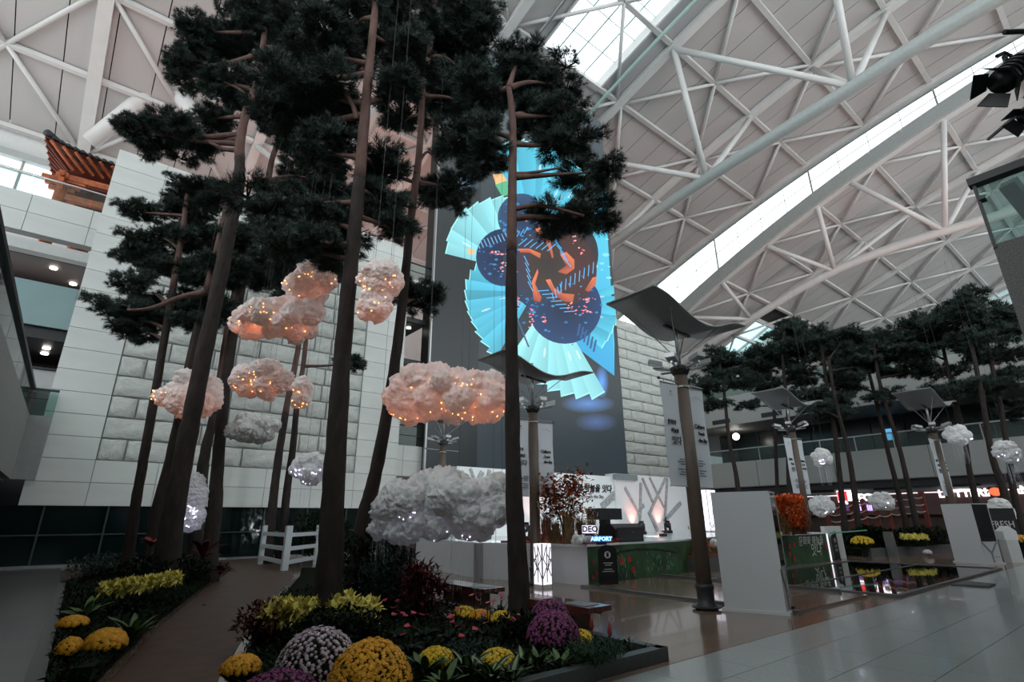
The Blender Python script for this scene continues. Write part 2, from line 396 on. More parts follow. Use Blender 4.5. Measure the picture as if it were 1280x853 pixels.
# small skylights near the far edge of the low vault are seen as bright gaps: end walls with glazing
for n, h in enumerate(LOWSKY):
    b = MB()
    for x in (h[0], h[1]): b.beam((x, h[2], zlo(h[2])+.3), (x, h[3], zlo(h[3])+.3), .3, .9)
    for y in (h[2], h[3]): b.beam((h[0], y, zlo(y)+.3), (h[1], y, zlo(y)+.3), .3, .9)
    w = b.build('window_%d' % (3+n), M_steel, kind='structure')
    xm, ym = (h[0]+h[1])/2, (h[2]+h[3])/2
    MB().beam((xm, h[2], zlo(h[2])+.4), (xm, h[3], zlo(h[3])+.4), .3, .3).build('glazing_bar', M_steel, w)
    MB().beam((h[0], ym, zlo(ym)+.4), (h[1], ym, zlo(ym)+.4), .3, .3).build('glazing_bar', M_steel, w)
    for x0, x1 in ((h[0], xm), (xm, h[1])):
        for y0, y1 in ((h[2], ym), (ym, h[3])):
            MB().add([(x0, y0, zlo(y0)+.6), (x1, y0, zlo(y0)+.6), (x1, y1, zlo(y1)+.6), (x0, y1, zlo(y1)+.6)], [(0, 1, 2, 3)]).build('pane', glass('aqua_pane', (.55, .85, .86), .1), w)
# ------------------------------------------------------------------ far end wall with a window band under the roof edge
ye = YEND+.6
b = MB()
for x0, x1, z0, z1 in ((-34, 140, 0, 25.2), (-34, 60, 28.6, 33), (-1, 60, 25.2, 28.6)): b.box((x0, ye, z0), (x1, ye+.4, z1))
wf = b.build('wall_far', M_offw, kind='structure')
b = MB(); b.box((-34, ye-.5, 28.2), (0, ye+.1, 28.75)); b.box((-34, ye-.5, 25.0), (0, ye+.1, 25.4))
w5 = b.build('window_5', M_steelg, kind='structure')
for i in range(9):
    x = -20+i*2.4; MB().box((x-.09, ye-.1, 25.4), (x+.09, ye+.15, 28.2)).build('mullion', M_alu, w5)
    MB().add([(x+.1, ye, 25.4), (x+2.3, ye, 25.4), (x+2.3, ye, 28.2), (x+.1, ye, 28.2)], [(0, 1, 2, 3)]).build('pane', M_pane, w5)
MB().box((-22, ye-.1, 27.2), (0, ye+.1, 27.3)).build('glazing_bar', M_alu, w5)

MB().box((139.6, -46, 0), (140, YEND+.6, 42)).build('wall_end', M_offw, kind='structure'); MB().box((-34.4, -46, 0), (-34, YEND+.6, 14)).build('wall_end', M_offw, kind='structure')  # first wall added to keep sky light off the low vault
# ------------------------------------------------------------------ main clad wall: smooth tiles round a field of rough blocks
YW = 26.8; XW0, XW1 = -1.42, 13.6; CH = .87; ZB = 2.17; NR = 18
b = MB(); b.box((XW0+.02, YW+.10, ZB), (XW1-.02, YW+1.4, ZB+NR*CH)); b.box((XW0+.02, YW+.10, ZB), (XW1-.02, YW+.2, ZB+NR*CH))
wb = b.build('wall_back', M_mortar, kind='structure')
# shared blocks: plain tile and three rough blocks (front towards -Y, unit size)
tile_me = MB().box((-.5, 0, -.5), (.5, 1, .5)).mesh('wall_tile', M_tile)
def rough_block(seed):
    rnd = random.Random(seed); nx, nz = 6, 4; b = MB(); vs = []
    for j in range(nz+1):
        for i in range(nx+1):
            x = -.5+i/nx; zz = -.5+j/nz; e = i in (0, nx) or j in (0, nz)
            dx = 0 if i in (0, nx) else rnd.uniform(-.04, .04)
            vs.append((x+dx, (rnd.uniform(.25, .6) if e else rnd.uniform(-.45, .1)), zz+(rnd.uniform(-.02, .02))))
    b.add(vs, [(j*(nx+1)+i, j*(nx+1)+i+1, (j+1)*(nx+1)+i+1, (j+1)*(nx+1)+i) for j in range(nz) for i in range(nx)])
    o = len(b.v); ring = [i for i in range(nx+1)]+[(j*(nx+1)+nx) for j in range(1, nz+1)]+[nz*(nx+1)+i for i in range(nx-1, -1, -1)]+[j*(nx+1) for j in range(nz-1, 0, -1)]
    b.add([(b.v[r][0], 1, b.v[r][2]) for r in ring], []); n = len(ring)
    for k in range(n): b.f.append((ring[(k+1) % n], ring[k], o+k, o+(k+1) % n)); b.m.append(0)
    return b.mesh('stone_block', M_stone, True)
rough_me = [rough_block(i) for i in range(4)]
rnd = random.Random(3)
def lay(me, par, x0, x1, z0, z1, y, d, gap):
    inst('wall_tile' if me is tile_me else 'stone_block', me, par, ((x0+x1)/2, y, (z0+z1)/2), (0, 0, 0), (x1-x0-gap, d, z1-z0-gap))
XI0, XI1 = .50, 11.2
for r in range(NR):
    z0 = ZB+r*CH; z1 = z0+CH
    lay(tile_me, wb, XW0, XI0, z0, z1, YW, .15, .02)
    lay(tile_me, wb, XI1, XI1+1.25, z0, z1, YW, .15, .02); lay(tile_me, wb, XI1+1.25, XW1, z0, z1, YW, .15, .02)
    if r < 2 or r >= NR-2:
        n = 5
        for k in range(n): lay(tile_me, wb, XI0+(XI1-XI0)*k/n, XI0+(XI1-XI0)*(k+1)/n, z0, z1, YW, .15, .02)
    else:
        x = XI0; k = r % 2
        while x < XI1-.01:
            w = min((.92 if k % 3 == 0 else 1.72)*rnd.uniform(.95, 1.05), XI1-x)
            if XI1-x-w < .5: w = XI1-x
            lay(rnd.choice(rough_me), wb, x, x+w, z0, z1, YW-.03, .17, .07); x += w; k += 1
# the part of the wall right of the screen
XR0, XR1 = 32.9, 41.9
b = MB(); b.box((XR0, YW+.12, 3.9), (XR1, YW+1.4, 17.8)); wb2 = b.build('wall_back', M_mortar, kind='structure')
for r in range(16):
    z0 = 3.95+r*CH; x = XR0; k = r % 2
    while x < XR1-.01:
        w = min((1.5 if k % 3 == 0 else 3.0)*rnd.uniform(.95, 1.05), XR1-x)
        if XR1-x-w < .8: w = XR1-x
        lay(rnd.choice(rough_me), wb2, x, x+w, z0, z0+CH, YW-.03, .17, .07); x += w; k += 1
# dark glazing under the clad wall
b = MB(); b.box((-9, YW+.25, 0), (13.6, YW+.4, 2.17)); b.box((-9, YW+.05, 0), (13.6, YW+.42, .09), 1)
w6 = b.build('window_6', [M_darkglass, M_alu], kind='structure')
for i in range(12): MB().box((-8.5+i*1.95, YW+.15, .09), (-8.44+i*1.95, YW+.26, 2.17)).build('mullion', mat('dark_green_frame', (.03, .06, .055), .4), w6)
MB().box((-9, YW+.17, 1.1), (13.6, YW+.26, 1.15)).build('glazing_bar', MATS['dark_green_frame'], w6)
MB().box((-34, YW+1.4, 0), (13.6, YW+1.6, 3.2)).build('wall_back', M_dark, kind='structure')
# plinth and recess between wall and screen
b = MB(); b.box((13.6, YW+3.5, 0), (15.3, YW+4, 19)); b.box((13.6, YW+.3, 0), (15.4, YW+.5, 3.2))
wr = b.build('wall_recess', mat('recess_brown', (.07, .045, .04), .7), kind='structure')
for z0, z1 in ((3.9, 5.6), (14.2, 15.9)):
    rp = MB().box((12.8, YW+.3, z0), (15.3, YW+.55, z1)).build('wall_recess', M_mortar, kind='structure')
    for i in range(2):
        for j in range(2): lay(tile_me, rp, 12.8+1.25*i, 14.05+1.25*i, z0+.85*j, z0+.85*j+.85, YW+.25, .15, .02)
    MB().add([(12.8, YW+.3, z1), (15.3, YW+.3, z1), (15.3, YW+.3, z1+1.1), (12.8, YW+.3, z1+1.1)], [(0, 1, 2, 3)]).build('glass_panel', M_rail_glass, rp)
    MB().box((12.8, YW+.25, z1+1.1), (15.3, YW+.35, z1+1.17)).build('handrail', M_dark, rp)
    MB().box((12.8, YW+.25, z1+.55), (15.3, YW+.3, z1+.59)).build('handrail', M_dark, rp)
b = MB(); b.box((13.0, YW+3.3, 16.5), (15.4, YW+3.5, 19.5)); b.box((13.0, YW+3.3, 7), (15.4, YW+3.5, 9)); b.build('wall_recess', M_white, kind='structure')
for z in (10.5, 13.2):
    MB().box((13.6, YW+.6, z), (15.3, YW+3.5, z+.3)).build('wall_recess', M_dark, kind='structure')
MB().lathe((14.6, YW+1.6, 10.44), [(.14, 0), (.14, .06)], 10).build('downlight', M_lamp, wr); MB().lathe((14.6, YW+1.6, 13.14), [(.14, 0), (.14, .06)], 10).build('downlight', M_lamp, wr)

# ------------------------------------------------------------------ left building behind the clad wall: stacked terraces
YL = 32.
b = MB(); b.box((-34, YL+.12, 14.9), (6, YL+.6, 16.95)); b.box((-34, YL, 14.0), (6, YL+.6, 14.55)); b.box((-34, YL+.6, 14.2), (6, YL+20, 14.6))
wl = b.build('wall_left', M_offw, kind='structure')
for i in range(12):
    for j in range(2): lay(tile_me, wl, -26.+2.4*i, -26+2.4*(i+1), 14.9+1.02*j, 14.9+1.02*(j+1), YL, .15, .025)
for i in range(8): MB().add([(-19+2.4*i, YL+.1, 16.95), (-16.65+2.4*i, YL+.1, 16.95), (-16.65+2.4*i, YL+.1, 18.0), (-19+2.4*i, YL+.1, 18.0)], [(0, 1, 2, 3)]).build('glass_panel', M_rail_glass, wl)
MB().box((-34, YL+.07, 18.0), (6, YL+.13, 18.06)).build('handrail', M_alu, wl)
# below: ceiling with lights, teal panel, dark slot, lower parapet
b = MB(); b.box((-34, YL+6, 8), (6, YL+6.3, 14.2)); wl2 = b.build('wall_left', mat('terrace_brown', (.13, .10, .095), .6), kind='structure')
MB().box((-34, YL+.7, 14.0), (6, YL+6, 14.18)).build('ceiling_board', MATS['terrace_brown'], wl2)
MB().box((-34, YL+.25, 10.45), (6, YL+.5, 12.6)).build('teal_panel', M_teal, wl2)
MB().box((-34, YL+2.4, 13.0), (6, YL+2.6, 13.16)).build('light_strip', mat('cool_light_strip', (1, 1, 1), emit=2.2, ecol=(.95, 1, 1)), wl2)
MB().box((-34, YL+1.2, 12.75), (6, YL+1.3, 12.86)).build('light_strip', MATS['cool_light_strip'], wl2)
MB().box((-34, YL+.5, 9.9), (6, YL+9, 10.45)).build('floor_slab', M_dark, wl2)
MB().box((-34, YL+.4, 7.4), (6, YL+.9, 8.4)).build('lower_parapet', M_offw, wl2)
MB().box((-34, YL+.3, 8.4), (6, YL+.5, 8.5)).build('handrail', M_dark, wl2)
for x, y, z in ((-3.0, 1.6, 13.95), (-2.2, 3.4, 13.95), (-2.4, 2.0, 9.85), (-2.5, 3.2, 9.85), (-5, 1.6, 13.95), (-4.2, 2.6, 9.85)):
    MB().lathe((x, YL+y, z), [(.16, -.05), (.16, .02)], 10).build('downlight', M_lamp, wl2)
# mezzanine balcony running towards the camera on the left
XB = -1.78; Y0, Y1 = 3.0, 26.5
b = MB(); b.box((-34, Y0, 3.05), (XB-.3, Y1+1.2, 3.4)); b.box((XB-.25, Y0, 3.05), (XB, Y1, 5.36)); b.box((XB, Y1-.25, 3.05), (XW0+.3, Y1, 5.36)); 
wm = b.build('wall_left', mat('balcony_grey', (.30, .31, .30), .5, var=.06), kind='structure')
for i in range(7):
    ya = Y0+3.35*i
    MB().box((XB-.14, ya+.02, 5.30), (XB-.12, min(ya+3.33, Y1), 6.33)).build('glass_panel', M_rail_glass, wm)
MB().box((XB-.2, Y0, 6.33), (XB-.05, Y1, 6.45)).build('handrail', M_dark, wm)
MB().box((XB, Y1-.14, 5.30), (XW0+.3, Y1-.12, 6.33)).build('glass_panel', M_rail_glass, wm)
MB().box((XB-.2, Y1-.2, 6.33), (XW0+.3, Y1-.05, 6.40)).build('handrail', M_dark, wm)
MB().box((-34, Y0, 3.4), (XB-6, Y0+.3, 12)).build('wall_left', M_dark, kind='structure')
# ------------------------------------------------------------------ mezzanine right of the camera, unseen shading blocks behind the camera
XBR = 9.85
b = MB(); b.box((XBR, -14, 3.0), (26, .86, 5.36)); wq = b.build('wall_near', M_granited, kind='structure')
MB().box((XBR+.1, -14, 3.0), (26, .80, 3.1)).build('soffit', M_offw, wq)
MB().prism([(XBR+.02, .84, 5.3), (XBR+.06, .84, 6.4), (XBR+.06, -13, 6.4), (XBR+.02, -13, 5.3)], (.02, 0, 0)).build('glass_panel', M_rail_glass, wq)
MB().box((XBR-.06, -14, 6.38), (XBR+.12, .9, 6.5)).build('handrail', M_dark, wq)
MB().box((XBR-.02, .82, 5.3), (XBR+.03, .86, 6.4)).build('rail_post', M_dark, wq)
MB().box((XBR-.05, .76, 6.1), (XBR+.1, .84, 6.14)).build('glass_clamp', M_dark, wq)
for p, q, w in (((11.2, .2, 5.3), (10.2, .5, 6.4), .2), ((12.2, -.6, 5.3), (11.0, -.2, 6.5), .16), ((12.3, -.7, 6.3), (16, -1.2, 6.4), .14)):
    MB().beam(p, q, w, w).build('steel_post', M_granited, wq)
MB().box((12.6, -6, 5.36), (20, -.9, 8.2)).build('glass_booth', glass('booth_glass', (.62, .76, .78), .2, .08, opac=.25, ocol=(.35, .42, .42)), wq)
b = MB(); b.box((-34, -24, 3.05), (XBR, -3.2, 5.2)); b.box((-34, -24, 8.2), (XBR, -2.6, 11.)); b.box((-34, -26, 0), (42, -24, 13)); b.build('wall_near', M_offw, kind='structure')  # unseen floors and wall, added to shade the foreground

# ------------------------------------------------------------------ right building at X = 42
XRB = 42.; ya, yb = -30., 26.6
def slab(z0, z1, x, m, name='wall_right', th=.4): return MB().box((x, ya, z0), (x+th, yb, z1)).build(name, m, kind='structure')
M_par = mat('parapet_grey', (.36, .36, .345), .55, var=.06, vscale=.3)
wr1 = slab(3.95, 6.0, XRB+.15, M_mortar)
for i in range(10):
    for j in range(1): MB().box((XRB, ya+5.66*i+.02, 4.0), (XRB+.15, ya+5.66*(i+1)-.02, 5.98)).build('cladding_panel', M_par, wr1)
slab(3.15, 3.95, XRB+.8, mat('fascia_dark_grey', (.22, .225, .22), .6)); slab(9.1, 11.4, XRB-.2, M_par)  # darker grey slab set back under the parapet
MB().box((XRB-.4, ya, 8.95), (XRB+5, yb, 9.12)).build('wall_right', M_par, kind='structure')
MB().box((XRB+.4, ya, 3.5), (XRB+9, yb, 3.95)).build('wall_right', M_dark, kind='structure')
wr2 = MB().box((XRB+5, ya, 3.9), (XRB+5.3, yb, 9.1)).build('wall_right', mat('dark_lounge_glass', (.018, .032, .032), .2), kind='structure')
for i in range(26): MB().box((XRB+4.9, ya+2.2*i, 4), (XRB+5, ya+2.2*i+.1, 9)).build('mullion', M_dark, wr2)
for i in range(24): MB().add([(XRB+.1, ya+2.3*i, 6.0), (XRB+.1, ya+2.3*i+2.26, 6.0), (XRB+.1, ya+2.3*i+2.26, 7.0), (XRB+.1, ya+2.3*i, 7.0)], [(0, 1, 2, 3)]).build('glass_panel', M_rail_glass, wr1)
for i in range(24): MB().box((XRB+.06, ya+2.3*i-.03, 6.0), (XRB+.12, ya+2.3*i+.03, 7.0)).build('rail_post', M_alu, wr1)
MB().box((XRB+.05, ya, 6.95), (XRB+.15, yb, 7.03)).build('handrail', M_alu, wr1)
for i in range(6): MB().box((XRB-.25, 1.+4.3*i, 9.2), (XRB-.18, 2.6+4.3*i, 9.55)).build('vent_slot', M_black, wr1)
for i in range(7): MB().box((XRB+.74, -.5+4.1*i, 3.35), (XRB+.82, 1.1+4.1*i, 3.62)).build('vent_slot', M_black, wr1)
# upper deck behind the parapet
MB().box((XRB, ya, 11.2), (XRB+40, yb+20, 11.4)).build('wall_right', M_dark, kind='structure')
MB().box((XRB+12, ya, 11.4), (XRB+12.4, yb+14, 15.5)).build('wall_right', mat('upper_deck_wall', (.34, .31, .29), .7, var=.1), kind='structure')
MB().box((XRB+3, yb-2, 11.4), (XRB+60, yb+.2, 14)).build('wall_right', MATS['upper_deck_wall'], kind='structure')
MB().box((XRB+.3, ya, 11.4), (XRB+.34, yb, 12.4)).build('glass_panel', M_rail_glass, wr1)
for k, (y, z) in enumerate(((24.5, 9.8), (23.6, 9.0), (25.0, 8.9))): pass
# shop front under it
MB().box((XRB+1.2, ya, 0), (XRB+1.5, yb, 1.9)).build('wall_right', mat('shop_interior_brown', (.07, .035, .025), .6, var=.4, vscale=.7), kind='structure')
sf = MB().box((XRB+.7, ya, 1.75), (XRB+1.0, yb, 3.2)).build('wall_right', mat('shop_fascia_maroon', (.10, .045, .042), .5), kind='structure')
MB().box((XRB+.66, ya, 3.05), (XRB+.72, yb, 3.12)).build('light_strip', mat('fascia_light', (1, .9, .95), emit=.8, ecol=(1, .82, .85)), sf)

# ------------------------------------------------------------------ floors
b = MB(); b.box((-34, -46, -.3), (140, YEND, -.02)); fl = b.build('floor', M_grout, kind='structure')
gt = MB().box((-.5, -.5, -.02), (.5, .5, 0)).mesh('floor_tile', M_granite)
TY = [4.15-.695*k for k in range(0, 9)]; rest = MB(); cnt = 0
TX = 1.04
for j in range(len(TY)-1):
    for i in range(-2, 42):
        x0 = i*TX+(.5*TX if j % 2 else 0); c = ((x0+TX/2), (TY[j]+TY[j+1])/2, 0)
        q = px(c)
        if q[2] > .3 and -60 < q[0] < 1340 and q[1] < 900 and x0 < 27 and cnt < 290:
            cnt += 1; inst('floor_tile', gt, fl, c, (0, 0, 0), (TX-.008, .695-.008, 1))
        else: rest.box((x0+.004, TY[j+1]+.004, -.02), (x0+TX-.004, TY[j]-.004, 0))
rest.box((-34, -46, -.02), (140, TY[-1]-.004, 0)); rest.box((42*TX, TY[-1], -.02), (140, 4.15, 0)); rest.box((-34, TY[-1], -.02), (-2.1, 4.15, 0))
rest.build('floor_tiles', M_granite, fl, kind='stuff')
# grey stone floor on the left, brown polished floor beyond the granite
MB().box((-34, 4.16, -.02), (.25, YW+.3, 0)).build('floor', mat('left_stone_floor', (.10, .10, .097), .3, var=.15, vscale=1.5), kind='structure')
MB().box((.25, 4.16, -.02), (42.5, YW+.3, 0)).build('floor', M_wood, kind='structure')
# wood path between the two beds
def ground_poly(pts, z0, z1, m, name, kind=None, parent=None, **kw):
    P = [V3((p[0], p[1], z0)) for p in pts]; return MB().prism(P, (0, 0, z1-z0)).build(name, m, parent, kind=kind, **kw)
pathL = [(.2, 5.2), (.68, 7.4), (1.5, 10.6), (2.7, 14.6), (3.9, 18.4), (4.9, 21.5), (5.4, 26.9)]
pathR = [(7.4, 26.9), (6.6, 20.5), (5.6, 17.2), (4.3, 14.0), (3.2, 11.2), (2.2, 8.6), (1.6, 6.9), (1.2, 5.2)]
pth = ground_poly(pathL+pathR, 0, .012, M_path, 'floor', 'structure')
# ------------------------------------------------------------------ tall media screen with a fan picture
SX0, SX1, SZ0, SZ1 = 15.25, 33.0, 3.7, 38.2; YS_ = 26.62
ms = thing('media_screen', 'tall black video wall showing bright blue folding fans', 'video screen', ((SX0+SX1)/2, YS_, SZ0))
MB().box((SX0, YS_, SZ0), (SX1, YS_+1.2, SZ1)).build('housing', M_black, ms)
MB().box((SX0-.12, YS_-.05, SZ0), (SX0, YS_+.1, SZ1)).build('edge_strip', M_alu, ms)
ys = YS_-.02
class Pic:
    def __init__(s): s.v = []; s.f = []; s.c = []; s.n = 0
    def P(s, u, v):
        s.n += 0; p = at(u, v, 'Y', ys-.0015*s.n)
        return (min(max(p.x, SX0), SX1), p.y, min(max(p.z, SZ0), SZ1))
    def poly(s, pts, cols):
        s.n += .02; o = len(s.v); s.v += [s.P(*p) for p in pts]; s.f.append(tuple(range(o, o+len(pts))))
        if not hasattr(cols[0], '__len__'): cols = [cols]*len(pts)
        s.c.append(cols)
    def strip(s, A, B, ca, cb):
        for i in range(len(A)-1): s.poly([A[i], A[i+1], B[i+1], B[i]], [ca, ca, cb, cb])
def mixc(a, b, t): return tuple(x+(y-x)*t for x, y in zip(a, b))
pic = Pic()
rp = random.Random(11)
CY = (.10, .62, .80); CY2 = (.035, .36, .66); PALE = (.34, .84, .88); DB = (.015, .06, .20); DB2 = (.03, .16, .42)
# dark gradient ground
W, Hh = 10, 26
for i in range(W):
    for j in range(Hh):
        x0, x1 = SX0+(SX1-SX0)*i/W, SX0+(SX1-SX0)*(i+1)/W; z0, z1 = SZ0+(SZ1-SZ0)*j/Hh, SZ0+(SZ1-SZ0)*(j+1)/Hh
        def bc(x, z):
            t = (z-SZ0)/(SZ1-SZ0); s_ = (x-SX0)/(SX1-SX0)
            c = mixc((.022, .033, .040), (.085, .11, .12), max(0, t-.45)*1.6) if s_ > .2 else mixc((.010, .014, .017), (.05, .06, .065), max(0, t-.35)*1.4)
            return c
        o = len(pic.v); pic.v += [(x0, ys, z0), (x1, ys, z0), (x1, ys, z1), (x0, ys, z1)]; pic.f.append((o, o+1, o+2, o+3)); pic.c.append([bc((x0+x1)/2, z0)]*2+[bc((x0+x1)/2, z1)]*2)
# soft blue lights low on the screen
for cx, cy, rx, ry, c in ((735, 505, 34, 12, (.10, .24, .55)), (745, 528, 26, 12, (.07, .12, .28)), (752, 478, 9, 22, (.10, .35, .9)), (628, 200, 26, 18, (.10, .16, .22)), (585, 222, 16, 22, (.15, .28, .45)), (715, 215, 30, 30, (.12, .15, .16))):
    for k in range(14):
        a0, a1 = 2*math.pi*k/14, 2*math.pi*(k+1)/14
        e = (.03, .04, .05)
        pic.poly([(cx, cy), (cx+rx*math.cos(a0), cy+ry*math.sin(a0)), (cx+rx*math.cos(a1), cy+ry*math.sin(a1))], [c, e, e])
def fan(cx, cy, r0, R, a0, a1, n, c_in, c_out, step=.02, alt=.12, edge=PALE):
    """folding fan in picture pixels; angles in degrees, 0 = right, counter-clockwise; R a number or list"""
    for k in range(n):
        t0, t1 = math.radians(a0+(a1-a0)*k/n), math.radians(a0+(a1-a0)*(k+1)/n)
        def Rf(t):
            if not hasattr(R, '__len__'): return R
            q = t*(len(R)-1); i = min(int(q), len(R)-2); return R[i]+(R[i+1]-R[i])*(q-i)
        ra = Rf(k/n); rb = ra*(1-step); sh = 1-alt*(k % 2)-rp.uniform(0, alt)
        ci, co = mixc((0, 0, 0), c_in, sh), mixc((0, 0, 0), c_out, sh)
        f = lambda t, r: (cx+r*math.cos(t), cy-r*math.sin(t))
        pic.poly([f(t0, r0), f(t0, ra), f(t1, rb), f(t1, r0)], [ci, co, mixc(co, (0, .1, .25), .25), ci])
        pic.poly([f(t0, ra*.985), f(t0, ra), f(t1, rb), f(t1, rb*.985)], [edge]*4)
        if rp.random() < .6:     # pale cloud prints on the blades
            rr = r0+(ra-r0)*rp.uniform(.2, .7); tm = (t0+t1)/2
            pic.poly([f(tm+.02*math.cos(q*1.05), rr+7*math.sin(q*1.05)) for q in range(6)], mixc(ci, (.85, .98, 1), .45))
# far fans
fan(668, 300, 12, [104, 112, 124, 128, 128], 48, 116, 10, (.12, .62, .88), CY, .012, .16)                # top fan
pic.poly([(616, 218), (628, 217), (634, 226), (620, 232)], (.80, .50, .22)); pic.poly([(619, 231), (633, 226), (637, 243), (628, 246)], (.10, .45, .25))
fan(735, 300, 5, 64, 20, 75, 6, CY2, CY, .02)
pic.poly([(700, 300), (757, 255), (768, 430), (768, 470), (715, 430)], [DB2, CY, CY, CY2, CY2])
for k in range(26):
    x, y = rp.uniform(738, 762), rp.uniform(270, 430); e = rp.uniform(1.5, 5); pic.poly([(x+e*math.cos(q*.785), y+e*.5*math.sin(q*.785)) for q in range(8)], (.22, .70, .84))
fan(648, 340, 20, [96, 100, 104, 100, 92], 92, 166, 8, (.30, .85, .95), PALE, .015, .16)            # big left fan
pic.poly([(585, 310), (594, 313), (592, 318), (585, 318)], (.85, .5, .25))
fan(668, 365, 20, [82, 88, 88, 88, 92, 100], 152, 240, 10, (.10, .58, .88), CY, .025, .22)           # lower left fan
fan(688, 372, 20, [96, 98, 112, 124, 134, 146], 236, 300, 8, (.35, .88, .90), PALE, .012, .12)    # bottom fan
fan(690, 380, 20, [84, 84, 88, 96], 318, 372, 7, CY2, CY, .02)
# dark blue inner fans
def disc(cx, cy, rx, ry, c0, c1, n=40, a0=0, a1=360):
    for k in range(n):
        t0, t1 = math.radians(a0+(a1-a0)*k/n), math.radians(a0+(a1-a0)*(k+1)/n)
        pic.poly([(cx, cy), (cx+rx*math.cos(t0), cy-ry*math.sin(t0)), (cx+rx*math.cos(t1), cy-ry*math.sin(t1))], [c0, c1, c1])
disc(630, 322, 35, 36, (.004, .010, .035), (.007, .032, .10), 30); disc(652, 272, 30, 30, (.006, .02, .06), (.03, .08, .17), 30)
disc(706, 384, 46, 46, (.004, .010, .035), (.008, .045, .14), 40)
disc(700, 318, 48, 48, (.06, .02, .017), (.022, .02, .03), 40); disc(708, 338, 38, 44, (.065, .02, .017), (.05, .02, .019), 36)
disc(668, 332, 40, 50, (.06, .028, .028), (.015, .035, .08), 36)
for k in range(150):
    a, rr_ = rp.uniform(0, 6.283), rp.uniform(.3, 1); cx_, cy_, R_ = rp.choice([(706, 384, 48), (630, 322, 33), (650, 275, 26), (655, 385, 20)]); x, y = cx_+R_*rr_*math.cos(a), cy_+R_*rr_*math.sin(a); e = rp.uniform(1, 3.2)
    pic.poly([(x-e, y), (x, y-e*.6), (x+e, y), (x, y+e*.6)], rp.choice([(.02, .14, .40), (.03, .20, .50), (.01, .05, .16), (.05, .28, .55)]))
disc(686, 332, 24, 27, (.030, .022, .02), (.045, .028, .022), 30)
# orange petals round the dark middle
def petal(pts, c0, c1): pic.poly(pts, [mixc(c0, c1, i/(len(pts)-1)) for i in range(len(pts))])
for pts in ([(668, 285), (676, 284), (688, 300), (692, 322), (690, 323), (684, 306)], [(648, 311), (662, 311), (676, 317), (675, 323), (662, 316), (650, 316)],
            [(700, 318), (708, 315), (718, 325), (718, 336), (708, 343), (697, 340), (708, 332)], [(665, 352), (672, 336), (673, 341), (669, 355), (677, 372), (675, 378), (667, 376)],
            [(682, 350), (688, 349), (693, 360), (704, 367), (718, 368), (716, 378), (705, 377), (692, 368)], [(741, 347), (746, 346), (745, 356), (736, 365), (731, 363)]):
    petal(pts, (.80, .22, .09), (.30, .05, .03))
# blue fan ribs
def ribs(p, q, n, vec, c=(.10, .42, .80), w=1.1):
    for k in range(n):
        t = k/(n-1); x, y = p[0]+(q[0]-p[0])*t, p[1]+(q[1]-p[1])*t
        L = math.hypot(*vec); nx, ny = -vec[1]/L*w/2, vec[0]/L*w/2
        pic.poly([(x+nx, y+ny), (x+vec[0]+nx, y+vec[1]+ny), (x+vec[0]-nx, y+vec[1]-ny), (x-nx, y-ny)], c)
ribs((648, 307), (684, 314), 6, (11, -9)); ribs((684, 284), (704, 322), 6, (10, 12)); ribs((655, 320), (660, 352), 5, (6, 12)); ribs((702, 352), (742, 328), 8, (-1, 14)); ribs((672, 364), (705, 390), 7, (14, -1)); ribs((596, 302), (640, 288), 11, (4, 9), (.20, .45, .72)); ribs((640, 300), (655, 292), 4, (5, -8)); ribs((700, 355), (690, 366), 4, (2, 9))
ribs((645, 395), (655, 420), 5, (6, 14), (.04, .10, .22), 2); ribs((725, 405), (745, 425), 6, (-3, 15), (.03, .10, .25), 2.5)
# red blossom sprays
for cx, cy, n, sx, sy in ((622, 316, 14, 10, 2.5), (628, 333, 10, 5, 5), (717, 297, 8, 2, 8), (725, 312, 8, 4, 5), (735, 375, 12, 9, 3), (729, 388, 14, 9, 5), (715, 385, 8, 5, 6), (665, 395, 14, 4, 10), (680, 400, 10, 4, 8), (648, 375, 8, 3, 6), (662, 270, 8, 8, 5)):
    for k in range(n):
        x, y = rp.gauss(cx, sx*.6), rp.gauss(cy, sy*.6); r = rp.uniform(.8, 1.8)
        pic.poly([(x-r, y), (x, y-r*.7), (x+r, y), (x, y+r*.7)], rp.choice([(.9, .25, .25), (.95, .45, .45), (.8, .12, .18)]))
me = bpy.data.meshes.new('picture'); me.from_pydata([(x-LOC[ms.name].x, y-LOC[ms.name].y, z-LOC[ms.name].z) for x, y, z in pic.v], [], pic.f)
ca = me.color_attributes.new('Col', 'FLOAT_COLOR', 'CORNER'); i = 0
for f in pic.c:
    for c in f: ca.data[i].color = (c[0], c[1], c[2], 1); i += 1
me.materials.append(emitvc('screen_picture_light', 1.0))
po = bpy.data.objects.new('picture', me); COL.objects.link(po); po.parent = ms; po['label'] = 'picture of overlapping cyan folding fans with orange petals'
